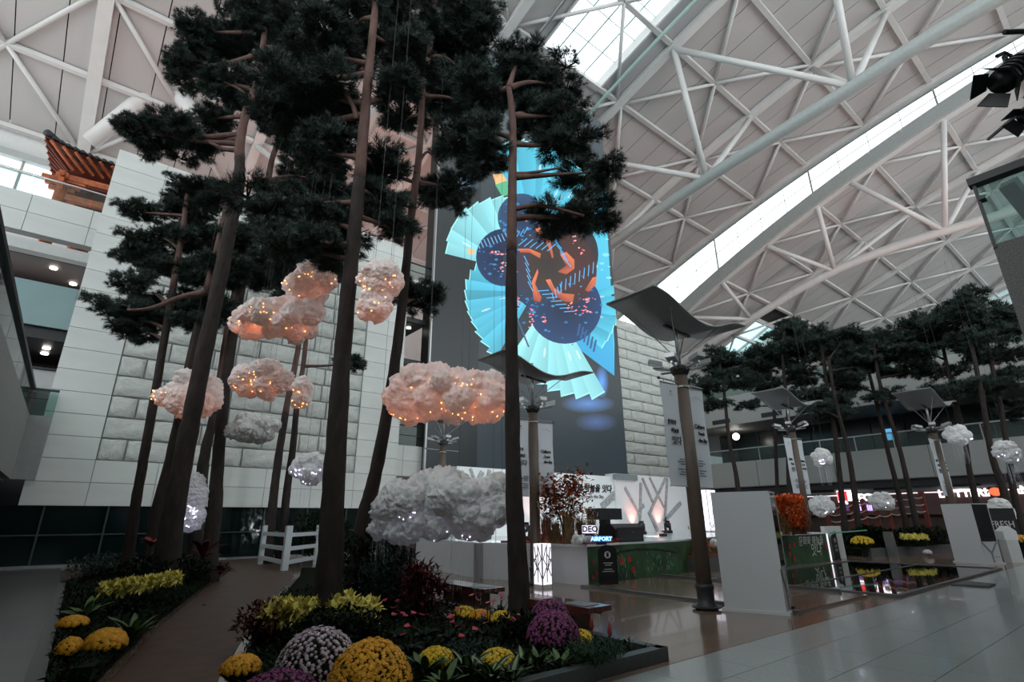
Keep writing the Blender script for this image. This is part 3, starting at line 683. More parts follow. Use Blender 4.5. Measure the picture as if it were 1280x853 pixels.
# ------------------------------------------------------------------ planting beds
def bed_ring(pts, h, w, m, name, parent):
    n = len(pts)
    for i in range(n):
        p, q = V3((*pts[i], h/2)), V3((*pts[(i+1) % n], h/2)); d = (q-p).normalized()*w/2
        MB().beam(p-d, q+d, w, h).build(name, m, parent)
M_curb = mat('dark_stone_curb', (.06, .062, .062), .4, var=.2, vscale=20.)
bedR = [(.9, 4.32), (5.7, 4.32), (5.72, 9.9), (6.6, 12.6), (7.6, 15), (8.6, 19.5), (6.75, 20.0), (5.75, 17.1), (4.45, 13.95), (3.35, 11.15), (2.35, 8.55), (1.75, 6.9)]
bedL = [(.16, 7.2), (.55, 7.4), (1.4, 10.7), (2.6, 14.7), (3.8, 18.5), (4.7, 21.3), (3.6, 22.6), (1.2, 22.6), (.36, 19.2)]
def mound(pts, hgt):
    c = V3((sum(p[0] for p in pts)/len(pts), sum(p[1] for p in pts)/len(pts), 0)); b = MB(); vs = []; n = len(pts)*4; rings = 9
    P = []
    for i in range(len(pts)):
        a, d = V3((*pts[i], 0)), V3((*pts[(i+1) % len(pts)], 0))
        for k in range(4): P.append(a.lerp(d, k/4))
    for r in range(rings):
        t = 1-r/(rings-1)*.97
        for p in P:
            q = c.lerp(p, t); vs.append((q.x, q.y, .03+hgt*min(1, (1-t)*5)+.03*noise.noise(q*2.3)*(1 if r else 0)))
    b.add(vs, [(r*n+k, r*n+(k+1) % n, (r+1)*n+(k+1) % n, (r+1)*n+k) for r in range(rings-1) for k in range(n)]+[tuple((rings-1)*n+k for k in range(n))])
    b.add([(p.x, p.y, -.01) for p in P], []); o = len(b.v)-n
    for k in range(n): b.f.append((o+k, o+(k+1) % n, (k+1) % n, k)); b.m.append(0)
    return b
bed1 = thing('planting_bed', 'dark soil bed with stone kerb round the near tall pines', 'flower bed', (4.2, 9, 0))
mound(bedR, .10).build('soil', M_soil, bed1, True)
for i in range(3):
    p, q = bedR[i], bedR[i+1]
    a, c = V3((*p, .07)), V3((*q, .07)); d = (c-a).normalized()*.06
    MB().beam(a-d, c+d, .14, .15).build('kerb', M_curb, bed1)
bed2 = thing('planting_bed', 'narrow dark soil bed left of the wooden path', 'flower bed', (1.8, 15, 0))
mound(bedL, .08).build('soil', M_soil, bed2, True)
a, c = V3((.08, 7.2, .02)), V3((.30, 19.3, .02)); MB().beam(a, c, .16, .1).build('kerb', M_curb, bed2)
# low clipped hedge along the path edge of the left bed
M_leafd = mat('dark_leaf', (.008, .019, .008), .6, spec=.12, var=.4, vscale=9.)
M_leaf = mat('mid_green_leaf', (.020, .046, .015), .5, spec=.2, var=.3, vscale=6.)
M_leafl = mat('light_green_leaf', (.075, .14, .035), .45, var=.25, vscale=6.)
M_leafp = mat('pale_leaf_stripe', (.22, .30, .16), .5)
M_leafb = mat('blue_green_leaf', (.014, .034, .026), .5, spec=.2, var=.3)
M_red = mat('dark_red_leaf', (.075, .012, .014), .5, spec=.15, var=.4, vscale=5.)
M_scar = mat('scarlet_leaf', (.30, .03, .02), .5, var=.3)
def leaf_stuff(n, fn, L, W, seed):
    """many small leaves as loose geometry; fn(rnd) gives base point"""
    r = random.Random(seed); b = MB()
    for _ in range(n):
        p = V3(fn(r)); an = r.uniform(0, 6.283); el = r.uniform(-.2, 1.2); l = L*r.uniform(.6, 1.3); w = W*r.uniform(.7, 1.2)
        d = V3((math.cos(an)*math.cos(el), math.sin(an)*math.cos(el), math.sin(el))); s = d.cross(V3((0, 0, 1))).normalized()*w; u = s.cross(d).normalized()*l*.12
        b.add([p, p+d*l*.5+s+u, p+d*l-u*.5, p+d*l*.5-s+u], [(0, 1, 2, 3)])
    return b
hl = [V3((*p, 0)) for p in bedL[1:6]]
def along(r, P, w, h):
    i = r.randrange(len(P)-1); q = P[i].lerp(P[i+1], r.random()); return (q.x+r.uniform(-w, w), q.y+r.uniform(-w, w), r.uniform(.02, h))
hedge = thing('clipped_hedge', 'low dark clipped hedge edging the wooden path', 'hedge', hl[2])
b = MB()
for p, q in zip(hl[:-1], hl[1:]): b.beam(p+V3((-.12, .05, .10)), q+V3((-.12, .05, .07)), .2, .14)
b.build('hedge_core', M_leafd, hedge); o = leaf_stuff(9000, lambda r: (lambda t: (t[0]-.12, t[1]+.05, t[2]))(along(r, hl, .16, .24)), .05, .014, 5).build('hedge_leaves', M_leafd, hedge); o['kind'] = 'stuff'
# ------------------------------------------------------------------ pine trees
M_bark = mat('pine_bark_dark', (.024, .016, .013), .9, var=.45, vscale=7., bump=1., bscale=9., stretch=(1, 1, .35))
M_barkr = mat('pine_bark_red', (.115, .062, .05), .85, var=.35, vscale=5., bump=.6, bscale=9., stretch=(1, 1, .4))
M_needle = mat('pine_needles', (.016, .034, .025), .6, var=.5, vscale=1.5)
def needle_clump(seed, tufts, nn, L, w, R, flat):
    r = random.Random(seed); b = MB(); V = []; F = []; cen = []
    while len(cen) < 13:
        p = V3((r.uniform(-1, 1), r.uniform(-1, 1), r.uniform(-.8, .8)))
        if p.length < 1.05: cen.append(p)
    for t in range(tufts):
        g = cen[t % len(cen)]; p = g+V3((r.gauss(0, .17), r.gauss(0, .17), r.gauss(0, .16)))
        p = V3((p.x*R, p.y*R, p.z*R*flat))
        ax = (V3((p.x, p.y, p.z*.6+R*.35))).normalized()+V3((r.uniform(-.5, .5), r.uniform(-.5, .5), r.uniform(-.3, .6))); ax.normalize()
        a = ax.orthogonal().normalized(); c = ax.cross(a)
        for k in range(nn):
            an = 6.283*k/nn+r.uniform(-.3, .3); sp = r.uniform(.35, 1.15)
            d = (ax*math.cos(sp)+(a*math.cos(an)+c*math.sin(an))*math.sin(sp)); s = d.cross(ax).normalized()*w*.5; l = L*r.uniform(.7, 1.15); o = len(V)
            V += [p+s, p-s, p+d*l*.6-s*.8+V3((0, 0, -.01)), p+d*l+V3((0, 0, -.02))]; F.append((o, o+1, o+2, o+3))
        # twig
    b.add(V, F)
    for k in range(9):
        an = r.uniform(0, 6.283); rr = R*r.uniform(.6, .95); b.tube([(0, 0, -R*flat*.5), (math.cos(an)*rr*.5, math.sin(an)*rr*.5, -R*flat*.2), (math.cos(an)*rr, math.sin(an)*rr, r.uniform(0, .3)*R*flat)], [.022, .016, .008], 5, 1)
    return b.mesh('needle_clump', [M_needle, M_bark])
CL_near = [needle_clump(i, 230, 15, .17, .011, .46, .5) for i in range(5)]
CL_far = [needle_clump(20+i, 170, 8, .24, .03, .7, .5) for i in range(3)]
def taper(n, r0, r1, p=1.): return [r0+(r1-r0)*(i/(n-1))**p for i in range(n)]
def pine(label, trunk_px, base_px, r0, r1, pads, group, near=True, extra=(), density=1., seed=0, d=None):
    rr = random.Random(seed+100); base = G(*base_px) if d is None else H(base_px[0], base_px[1], d)
    dist = hd(base)
    if d is not None: base = V3((base.x, base.y, 0.))
    t = thing('pine_tree', label, 'pine tree', base, 0, group)
    pts = [base+V3((0, 0, -.05))]+[H(u, v, dist) for u, v in trunk_px]
    sp = spline(pts, 7); n = len(sp); k = max(2, int(n*.55))
    rad = taper(n, r0, r1, .62); rad[0] *= 1.35; rad[1] *= 1.18; rad[2] *= 1.08
    if near:
        MB().tube(sp[:k+1], rad[:k+1], 12, jit=.07).build('trunk', M_bark, t, True)
        MB().tube(sp[k:], rad[k:], 11, jit=.05).build('upper_trunk', M_barkr, t, True)
    else: MB().tube(sp, rad, 8, jit=.04).build('trunk', M_bark, t, True)
    cl = CL_near if near else CL_far; cr = .36 if near else .62
    for (u, v, ru, rv) in pads:
        c = H(u, v, dist+rr.uniform(0, .8)); wu = ru*dist/FPX*1.04; wv = rv*dist/FPX*1.12
        # branch from the trunk to the pad
        st = min(sp[3:], key=lambda q: abs(q.z-(c.z-.35*abs(wu)-.2))+.15*(q-c).length)
        if (st-c).length > .45:
            mid = st.lerp(c, .5)+V3((rr.uniform(-.1, .1), rr.uniform(-.1, .1), -.08*(st-c).length+.1)); e = c+V3((0, 0, -wv*.3))
            L = (st-c).length; rb = min(r1*.9+.012*L, r0*.4)
            MB().tube(spline([st, mid, e], 5), taper(11, rb, rb*.25), 7).build('branch', M_barkr if near and c.z > 4.5 else M_bark, t, True)
        nc = max(2, int(density*ru*rv*(dist/FPX)**2/(cr*cr*.42)*1.7+.5))
        for i in range(nc):
            an = rr.uniform(0, 6.283); q = rr.random()**.4*1.05
            off = RT*(wu*max(0, 1-cr*.55/max(wu, .01))*q*math.cos(an)) + V3((0, 0, 1))*(wv*max(.0, 1-cr*.3/max(wv, .01))*q*math.sin(an)) + FH*rr.uniform(-.6, .9)*wu
            s = rr.uniform(.75, 1.12)*min(1., max(.55, wv*1.3/(cr*.5)))
            inst('needle_clump', rr.choice(cl), t, c+off, (rr.uniform(-.25, .25), rr.uniform(-.25, .25), rr.uniform(0, 6.28)), (s, s, s*rr.uniform(.85, 1.15)))
    for (p, q, w, ra) in extra:          # bare limbs that show in the photograph
        MB().tube(spline([H(*a, dist) for a in p], 5), taper(5*(len(p)-1)+1, w, ra), 7).build('branch', M_barkr, t, True)
    return t
GN = 'tall pines of the near grove'
pine('tall pine with bare trunk dividing the picture left of centre, reddish high up', [(413, 690), (420, 560), (431, 410), (445, 270), (454, 170), (462, 80), (470, 0), (474, -70)], (408, 788), .25, .06,
     [(448, 25, 45, 35), (410, 60, 45, 30), (500, 60, 40, 35), (395, 115, 60, 26), (362, 150, 62, 28), (345, 100, 45, 25), (490, 115, 38, 22), (470, -40, 80, 35), (400, 185, 45, 22), (352, 250, 58, 30), (400, 275, 48, 30), (385, 310, 45, 18), (345, 300, 30, 20), (480, 250, 34, 32), (497, 285, 22, 18), (470, 210, 26, 24)], GN, seed=1, extra=[([(446, 150), (440, 130), (420, 100), (405, 95)], 0, .06, .02)])
pine('slim leaning pine rising behind the thick centre trunk towards the screen', [(455, 650), (470, 590), (490, 480), (503, 380), (513, 280), (524, 190), (529, 110), (540, 40), (545, -30)], (440, 760), .19, .055,
     [(520, 40, 45, 35), (560, 30, 45, 40), (575, 80, 40, 32), (545, 110, 40, 20), (600, 25, 25, 30), (505, 150, 30, 14), (560, 235, 34, 22), (520, 372, 26, 17), (550, -30, 70, 30), (595, 130, 40, 26)], GN, seed=2, extra=[([(518, 228), (500, 222), (478, 212)], 0, .05, .03), ([(522, 205), (535, 190), (550, 208)], 0, .045, .02)])
pine('straight pine standing in front of the blue screen', [(647, 700), (642, 600), (640, 480), (639, 360), (640, 260), (641, 180), (640, 140), (636, 110)], (651, 782), .20, .06,
     [(640, 95, 42, 28), (690, 100, 40, 26), (712, 140, 38, 24), (672, 150, 38, 22), (600, 110, 45, 30), (585, 165, 44, 28), (600, 195, 34, 18), (735, 212, 36, 18), (735, 268, 33, 18), (690, 272, 20, 10), (650, 70, 40, 18), (705, 175, 40, 16)], GN, seed=3, extra=[([(640, 262), (670, 257), (700, 262), (730, 270)], 0, .06, .025), ([(642, 218), (665, 216), (700, 210)], 0, .05, .02)])
pine('stout leaning pine of the left clump with a reddish forked top', [(217, 640), (236, 540), (262, 410), (288, 285), (299, 225), (300, 180), (308, 140), (322, 100), (331, 40), (338, -30)], (205, 742), .31, .075,
     [(232, 78, 48, 32), (205, 165, 58, 22), (165, 160, 26, 12), (290, 40, 50, 36), (340, 20, 50, 34), (260, 145, 26, 20), (280, 105, 36, 24), (345, 100, 40, 30), (340, -30, 80, 26), (250, 35, 30, 24), (370, 65, 35, 26), (240, 172, 26, 14)], GN, seed=4, extra=[([(300, 188), (280, 186), (262, 178)], 0, .09, .04), ([(310, 125), (300, 112), (280, 102)], 0, .06, .03), ([(258, 365), (225, 372), (190, 385), (160, 388)], 0, .10, .03)])
pine('grey pine with smooth curving trunk beside the stout leaning one', [(268, 640), (274, 560), (288, 440), (310, 320), (332, 240), (340, 200), (352, 160), (352, 120)], (258, 728), .24, .065,
     [(370, 150, 45, 30), (390, 215, 45, 34), (335, 130, 35, 22), (345, 330, 26, 16), (300, 350, 26, 16), (420, 230, 35, 30)], GN, seed=5, extra=[([(330, 232), (345, 228), (358, 238)], 0, .07, .05)])
pine('slender pine at the left of the clump with tiered dark pads', [(168, 640), (182, 560), (203, 440), (218, 350), (228, 290), (232, 262), (236, 225)], (160, 706), .17, .07,
     [(228, 240, 46, 20), (178, 262, 22, 13), (240, 270, 36, 16), (205, 295, 38, 11), (172, 312, 50, 13), (215, 335, 50, 14), (190, 362, 50, 12), (160, 390, 40, 14), (180, 412, 30, 14), (200, 322, 40, 13), (250, 300, 36, 18)], GN, seed=6, density=.85, d=15.5)
pine('slender pine between the tiered pine and the stout leaning pine', [(196, 640), (216, 560), (240, 440), (262, 350), (275, 295), (285, 250), (290, 225)], (186, 712), .18, .07,
     [(268, 250, 26, 16), (288, 330, 30, 18), (250, 400, 36, 14), (272, 380, 26, 14), (265, 345, 30, 14), (300, 300, 24, 20)], GN, seed=7, density=.85, d=15.)
pine('left one of two thin distant pines standing before the stone wall', [(342, 620), (350, 560), (360, 500), (372, 440), (380, 380)], (338, 668), .22, .10, [(385, 330, 40, 20), (360, 350, 30, 18)], GN, seed=8, d=22.3)
pine('right one of two thin distant pines standing before the stone wall', [(358, 620), (366, 560), (372, 500), (380, 450), (386, 380)], (355, 668), .20, .09, [(400, 340, 34, 20), (440, 452, 16, 9)], GN, seed=9, d=22.8)
pine('dark bent trunk squeezed behind the grey curving pine', [(252, 600), (258, 560), (272, 500), (280, 440), (290, 380)], (250, 668), .22, .1, [(300, 330, 30, 20)], GN, seed=10, d=17)
GF = 'pines of the far grove on the right'
far = [('lone pine beside the white banner at the left of the far grove', [(921, 600), (912, 555), (905, 490), (899, 450)], (928, 672), .17, [(900, 445, 18, 16), (912, 460, 18, 12), (880, 482, 20, 8), (925, 478, 22, 10), (890, 505, 16, 7), (900, 470, 16, 8)], 30),
       ('short crooked pine second from the left of the far grove', [(968, 520), (965, 480), (960, 440)], (972, 672), .13, [(960, 445, 28, 18), (945, 465, 22, 12), (975, 495, 16, 6), (938, 508, 12, 5), (955, 480, 26, 8)], 31),
       ('tall pine rising just left of the canopy lamp in the far grove', [(986, 600), (985, 520), (980, 470), (978, 440), (980, 415)], (990, 672), .16, [(985, 412, 26, 14), (1000, 430, 32, 16), (1005, 470, 26, 12), (985, 450, 30, 14)], 30),
       ('slim pine with round crown right of the small canopy lamp', [(1050, 600), (1044, 545), (1035, 490), (1028, 440), (1024, 420)], (1056, 674), .17, [(1025, 425, 30, 14), (1045, 440, 26, 14), (1030, 500, 24, 9), (1010, 490, 16, 8), (1055, 470, 22, 9)], 28),
       ('darker pine close behind the round crowned one', [(1066, 600), (1058, 555), (1044, 500), (1036, 450)], (1073, 674), .17, [(1060, 420, 26, 10), (1075, 455, 24, 14), (1050, 515, 22, 7), (1020, 510, 18, 8)], 27),
       ('left pine of the crossing pair with spreading low branches', [(1122, 612), (1110, 565), (1096, 505), (1086, 465), (1080, 440)], (1136, 674), .16, [(1080, 435, 30, 14), (1068, 480, 26, 9), (1090, 455, 26, 12), (1100, 420, 20, 8)], 28),
       ('right pine of the crossing pair with spreading low branches', [(1138, 620), (1124, 560), (1104, 495), (1096, 460), (1092, 430)], (1148, 674), .16, [(1118, 440, 30, 14), (1135, 462, 26, 10), (1130, 430, 26, 12), (1110, 495, 22, 6)], 27),
       ('pine with a bare upper stem left of the tallest crown', [(1214, 600), (1205, 545), (1192, 490), (1182, 450), (1176, 415)], (1232, 676), .16, [(1160, 400, 32, 12), (1170, 425, 32, 14), (1150, 440, 26, 12), (1175, 465, 26, 9), (1165, 490, 22, 7)], 26),
       ('tallest pine of the far grove with a broad dark crown', [(1254, 612), (1240, 570), (1228, 500), (1216, 440), (1205, 400)], (1268, 676), .2, [(1205, 378, 34, 14), (1200, 398, 40, 14), (1232, 395, 34, 12), (1215, 425, 30, 13), (1225, 480, 34, 14), (1245, 420, 24, 9)], 24),
       ('rightmost far pine leaning behind the hanging cloud', [(1268, 620), (1262, 580), (1250, 505), (1236, 440), (1230, 410)], (1280, 676), .18, [(1255, 405, 28, 10), (1262, 445, 24, 9), (1270, 470, 26, 8), (1275, 510, 20, 10), (1240, 445, 20, 8)], 25)]
for i, (lab, tr, bp, r0, pads, d) in enumerate(far):
    pine(lab, tr, bp, r0, .07, pads, GF, near=False, seed=30+i, d=d, density=1.1)
# ------------------------------------------------------------------ cotton clouds
M_cot = mat('white_cotton', (.90, .90, .885), .95, var=.05, vscale=12., bump=.5, bscale=25., trans=.22)
M_bulbw = mat('warm_fairy_bulb', (1, .5, .2), emit=6., ecol=(1, .36, .10))
M_bulbc = mat('violet_fairy_bulb', (.8, .8, 1), emit=5., ecol=(.78, .74, 1))
M_bead = mat('clear_bead', (.75, .78, .85), .15, spec=.8)
M_wire = mat('hanging_wire', (.06, .06, .06), .5)
def cotton(label, lobes, d, warm=0., cool=0., beads=0, bead_len=.8, wire=True, seed=0, group='cotton clouds hanging in the near grove', power=1.):
    r = random.Random(seed+500); c0 = H(lobes[0][0], lobes[0][1], d)
    t = thing('cotton_cloud', label, 'cloud decoration', c0, 0, group)
    bm = bmesh.new(); sc = d/FPX; vox = max(.02, max(l[2] for l in lobes)*sc/34)
    balls = []
    for (u, v, ru, rv) in lobes:
        c = H(u, v, d+r.uniform(-.05, .05)); a, h = ru*sc*1.16, rv*sc*1.26
        n = int(14+10*ru/max(rv, 1))
        for k in range(n):
            rad = h*r.uniform(.32, .52); an = r.uniform(0, 6.283); q = math.sqrt(r.random()); zz = r.uniform(-1, 1)
            lim = math.sqrt(max(0, 1-zz*zz*.8))
            p = c+RT*((a-rad)*q*lim*math.cos(an))+FH*((a*.7-rad*.6)*q*lim*math.sin(an))+V3((0, 0, (h-rad)*zz*(1 if zz > 0 else .85)))
            balls.append((p, rad))
        balls.append((c, h*.6)); balls.append((c+RT*a*.4, h*.5)); balls.append((c-RT*a*.4, h*.5))
    for p, rad in balls: bmesh.ops.create_icosphere(bm, subdivisions=2, radius=rad, matrix=Matrix.Translation(p-c0))
    me0 = bpy.data.meshes.new('c'); bm.to_mesh(me0); bm.free(); ob = bpy.data.objects.new('c', me0); COL.objects.link(ob)
    md = ob.modifiers.new('r', 'REMESH'); md.mode = 'VOXEL'; md.voxel_size = vox
    bpy.context.view_layer.update(); me = bpy.data.meshes.new_from_object(ob.evaluated_get(bpy.context.evaluated_depsgraph_get()))
    bpy.data.objects.remove(ob); bpy.data.meshes.remove(me0); me.name = 'cotton_body'
    h0 = lobes[0][3]*sc; nr = [v.normal.copy() for v in me.vertices]
    for v, n_ in zip(me.vertices, nr):
        p = v.co
        a = abs(noise.noise(p*(2.6/h0)+V3((seed, 0, 0))))*.16+abs(noise.noise(p*(6./h0)))*.12+abs(noise.noise(p*(13./h0)))*.08+noise.noise(p*(28./h0))*.03
        v.co = p+n_*(a-.06)*h0
    me.materials.clear(); me.materials.append(M_cot); me.polygons.foreach_set('use_smooth', [True]*len(me.polygons))
    body = bpy.data.objects.new('cotton_body', me); COL.objects.link(body); body.parent = t; LOC[body.name] = c0
    vs = me.vertices
    def light(p, col, e):
        ld = bpy.data.lights.new('fairy_light', 'POINT'); ld.color = col; ld.energy = e; ld.shadow_soft_size = .04
        lo = bpy.data.objects.new('fairy_light', ld); COL.objects.link(lo); lo.parent = t; lo.location = p
    for on, m, col, nm in ((warm, M_bulbw, (1, .24, .11), 'warm_fairy_lights'), (cool, M_bulbc, (.72, .68, 1), 'violet_fairy_lights')):
        if not on: continue
        b = MB(); low = [v for v in vs if v.co.dot(FH) < .1*h0 and v.normal.dot(-FH) > .1 and v.co.z < (.35*h0 if col[0] == 1 else -.1*h0)]
        cen = [r.choice(low) for _ in range(7)] if low else []
        for k in range(int(24*on)):
            if not low: break
            g = r.choice(cen); v = min(r.sample(low, min(25, len(low))), key=lambda w: (w.co-g.co).length)
            b.ball(v.co+v.normal*.004, r.uniform(.006, .011)*d/9., 6, 4)
        o = b.build(nm, m, t, True, local=True); o['kind'] = 'stuff'
        for (u, v, ru, rv) in lobes:
            c = H(u, v, d)-c0; a, h = ru*sc, rv*sc
            for k in range(3): light(c+RT*a*(k-1)*.5-FH*a*.15+V3((0, 0, -h*.42)), col, power*on*(2.9 if col[0] == 1 else 1.2)*(a*h))
    if beads:
        b = MB(); zb = -h0*.75
        for k in range(beads):
            u, v, ru, rv = r.choice(lobes); x = RT*(r.uniform(-.62, .62)*ru*sc)+(H(u, v, d)-c0)+FH*r.uniform(-.35, .35)*ru*sc; x.z = zb
            L = bead_len*r.uniform(.5, 1.1); b.tube([x, x+V3((0, 0, -L))], .0015, 3, cap=False)
            n = int(L/.07)
            for i in range(n): b.ball(x+V3((0, 0, -L*(i+1)/n+r.uniform(-.02, .02))), .0065*max(1, d/16), 5, 3)
        o = b.build('bead_strings', M_bead, t, True, local=True); o['kind'] = 'stuff'
    if wire:
        for k in (-1, 1):
            p = RT*(lobes[0][2]*sc*.35*k)+V3((0, 0, h0*.4)); MB().tube([p, p+V3((0, 0, 7.5))], .003, 5).build('hanging_wire', M_wire, t, local=True)
    return t
cotton('oval cotton cloud with warm lights, highest of the left group', [(386, 355, 39, 23)], 10.5, 1., seed=1)
cotton('wide peach glowing cotton cloud just below the highest oval one', [(352, 398, 62, 28), (312, 405, 26, 20)], 10.8, 1., seed=2)
cotton('two lobed glowing cotton cloud hanging between the two centre trunks', [(477, 350, 31, 24), (468, 383, 24, 20)], 8.6, 1., seed=3)
cotton('largest glowing cotton cloud, left of the pine before the screen', [(560, 492, 74, 34), (520, 495, 40, 33), (605, 498, 36, 28)], 9.9, 1.6, seed=4, power=.55)
cotton('small round glowing cotton cloud before the stone wall', [(328, 476, 36, 22), (305, 472, 16, 14)], 12.5, .8, seed=5)
cotton('tiny upright glowing cotton cloud right of the small round one', [(377, 484, 13, 12), (376, 500, 12, 11)], 13.5, .5, seed=6)
cotton('glowing cotton cloud half hidden behind the stout leaning pine', [(240, 495, 38, 27), (206, 494, 13, 12)], 14.2, .9, seed=7)
cotton('unlit grey cotton cloud below the small glowing one', [(313, 536, 33, 17)], 15., 0, 0, seed=8)
cotton('grey cotton cloud with violet lights under it left of the centre trunk', [(390, 586, 24, 18)], 13., 0, .8, beads=16, bead_len=.55, seed=9)
cotton('biggest low grey cotton cloud raining bead strings over the flower bed', [(550, 630, 62, 36), (505, 642, 40, 32), (600, 640, 36, 32), (474, 662, 12, 10)], 9.7, 0, .55, beads=46, bead_len=1.1, seed=10, power=.5)
cotton('small grey cotton cloud peeping out behind the pine before the screen', [(622, 606, 15, 13)], 10.6, 0, 0, seed=11)
cotton('white cotton cloud with violet glow between the left trunks', [(232, 622, 20, 26), (240, 645, 12, 16)], 15.5, 0, 1.3, seed=12)
GC = 'small cotton clouds over the far garden'
for i, (lab, l, d, be) in enumerate((('small bright cotton cloud hanging left of the red posts', [(1028, 573, 12, 10)], 22, 18), ('small cotton cloud beside the right canopy lamp', [(1197, 545, 14, 11)], 21, 18), ('cotton cloud at the right edge raining silver beads', [(1258, 566, 14, 12)], 19, 30),
     ('cotton cloud above the white notice board', [(1027, 634, 15, 11)], 25, 0), ('wide cotton cloud over the red posts', [(1103, 627, 17, 9)], 25, 0), ('cotton cloud on the pillar behind the right kiosk', [(1251, 641, 13, 14)], 23, 0))):
    cotton(lab, l, d, 0, .28 if i != 4 else .12, beads=be, bead_len=.75, wire=i < 3, seed=20+i, group=GC)

# ------------------------------------------------------------------ canopy lamps
M_post = mat('brown_lamp_post', (.115, .085, .066), .5, var=.08)
M_can = mat('canopy_grey', (.24, .25, .25), .45)
def lamp_post(label, base, s=1., rot=0.):
    t = thing('canopy_lamp', label, 'lamp', base, rot, 'canopy lamps')
    b = lambda: MB()
    b().lathe((0, 0, 0), [(.20, 0), (.20, .05), (.15, .08), (.15, .32), (.165, .34), (.165, .40), (.14, .43)], 18).build('base_collar', M_dark, t, True, local=True)
    b().lathe((0, 0, .03), [(.26, 0), (.26, .025)], 18).build('base_flange', M_dark, t, local=True)
    b().lathe((0, 0, .43), [(.14, 0), (.132, 4.0)], 20).build('pole', M_post, t, True, local=True)
    b().lathe((0, 0, 4.12), [(.155, 0), (.155, .03)], 18).build('pole_ring', M_alu, t, local=True)
    b().lathe((0, 0, 4.40), [(.15, 0), (.2, .1), (.2, .16), (.12, .2)], 18).build('pole_cap', M_dark, t, True, local=True)
    b().lathe((0, 0, 4.5), [(.04, 0), (.04, 1.35)], 10).build('mast', M_alu, t, True, local=True)
    prof = spline([(-1.5, 0, 5.80), (-1.05, 0, 5.74), (-.6, 0, 5.58), (-.15, 0, 5.43), (.3, 0, 5.39), (.7, 0, 5.46), (1.1, 0, 5.60), (1.5, 0, 5.72), (1.95, 0, 5.76)], 4); c = MB(); n = len(prof)
    vs = []
    for p in prof:
        for y in (-.60, .60): vs.append((p.x, y, p.z)); vs.append((p.x, y, p.z+.035))
    fs = []
    for i in range(n-1):
        o, q = i*4, (i+1)*4; fs += [(o, q, q+2, o+2), (o+1, o+3, q+3, q+1), (o, o+1, q+1, q), (o+2, q+2, q+3, o+3)]
    fs += [(0, 2, 3, 1), ((n-1)*4, (n-1)*4+1, (n-1)*4+3, (n-1)*4+2)]
    c.add(vs, fs).build('canopy', M_can, t, True, local=True)
    b().beam((-.4, 0, 5.42), (.5, 0, 5.36), .06, .05).build('canopy_bracket', M_dark, t, local=True)
    for x, y, z in ((-.8, -.45, 5.62), (-.8, .45, 5.62), (1.0, -.45, 5.58), (1.0, .45, 5.58)):
        b().tube([(0, 0, 4.72), (x, y, z)], .011, 6).build('stay_rod', M_alu, t, local=True)
    for k in range(6):
        an = k*math.pi/3+.3; d = V3((math.cos(an), math.sin(an), 0))
        sp = b().tube([d*.15+V3((0, 0, 4.5)), d*.55+V3((0, 0, 4.56))], .025, 6).build('spotlight', M_alu, t, local=True)
        side = V3((-d.y, d.x, 0)); MB().obox(d*.5+V3((0, 0, 4.66)), d*.13+V3((0, 0, .03)), side*.10, V3((0, 0, .045))).build('lamp_head', M_alu, sp, local=True)
    b().tube([(-.78, 0, 4.22), (.78, 0, 4.22)], .014, 6).build('banner_arm', M_alu, t, local=True)
    for x in (-.78, .78): b().ball((x, 0, 4.22), .03, 8, 5).build('arm_knob', M_dark, t, True, local=True)
    t.scale = (s, s, s); return t
M_ban = mat('white_banner_cloth', (.66, .70, .74), .8)
M_ink = mat('black_ink', (.012, .012, .014), .7); M_inkg = mat('grey_ink', (.18, .19, .21), .7)
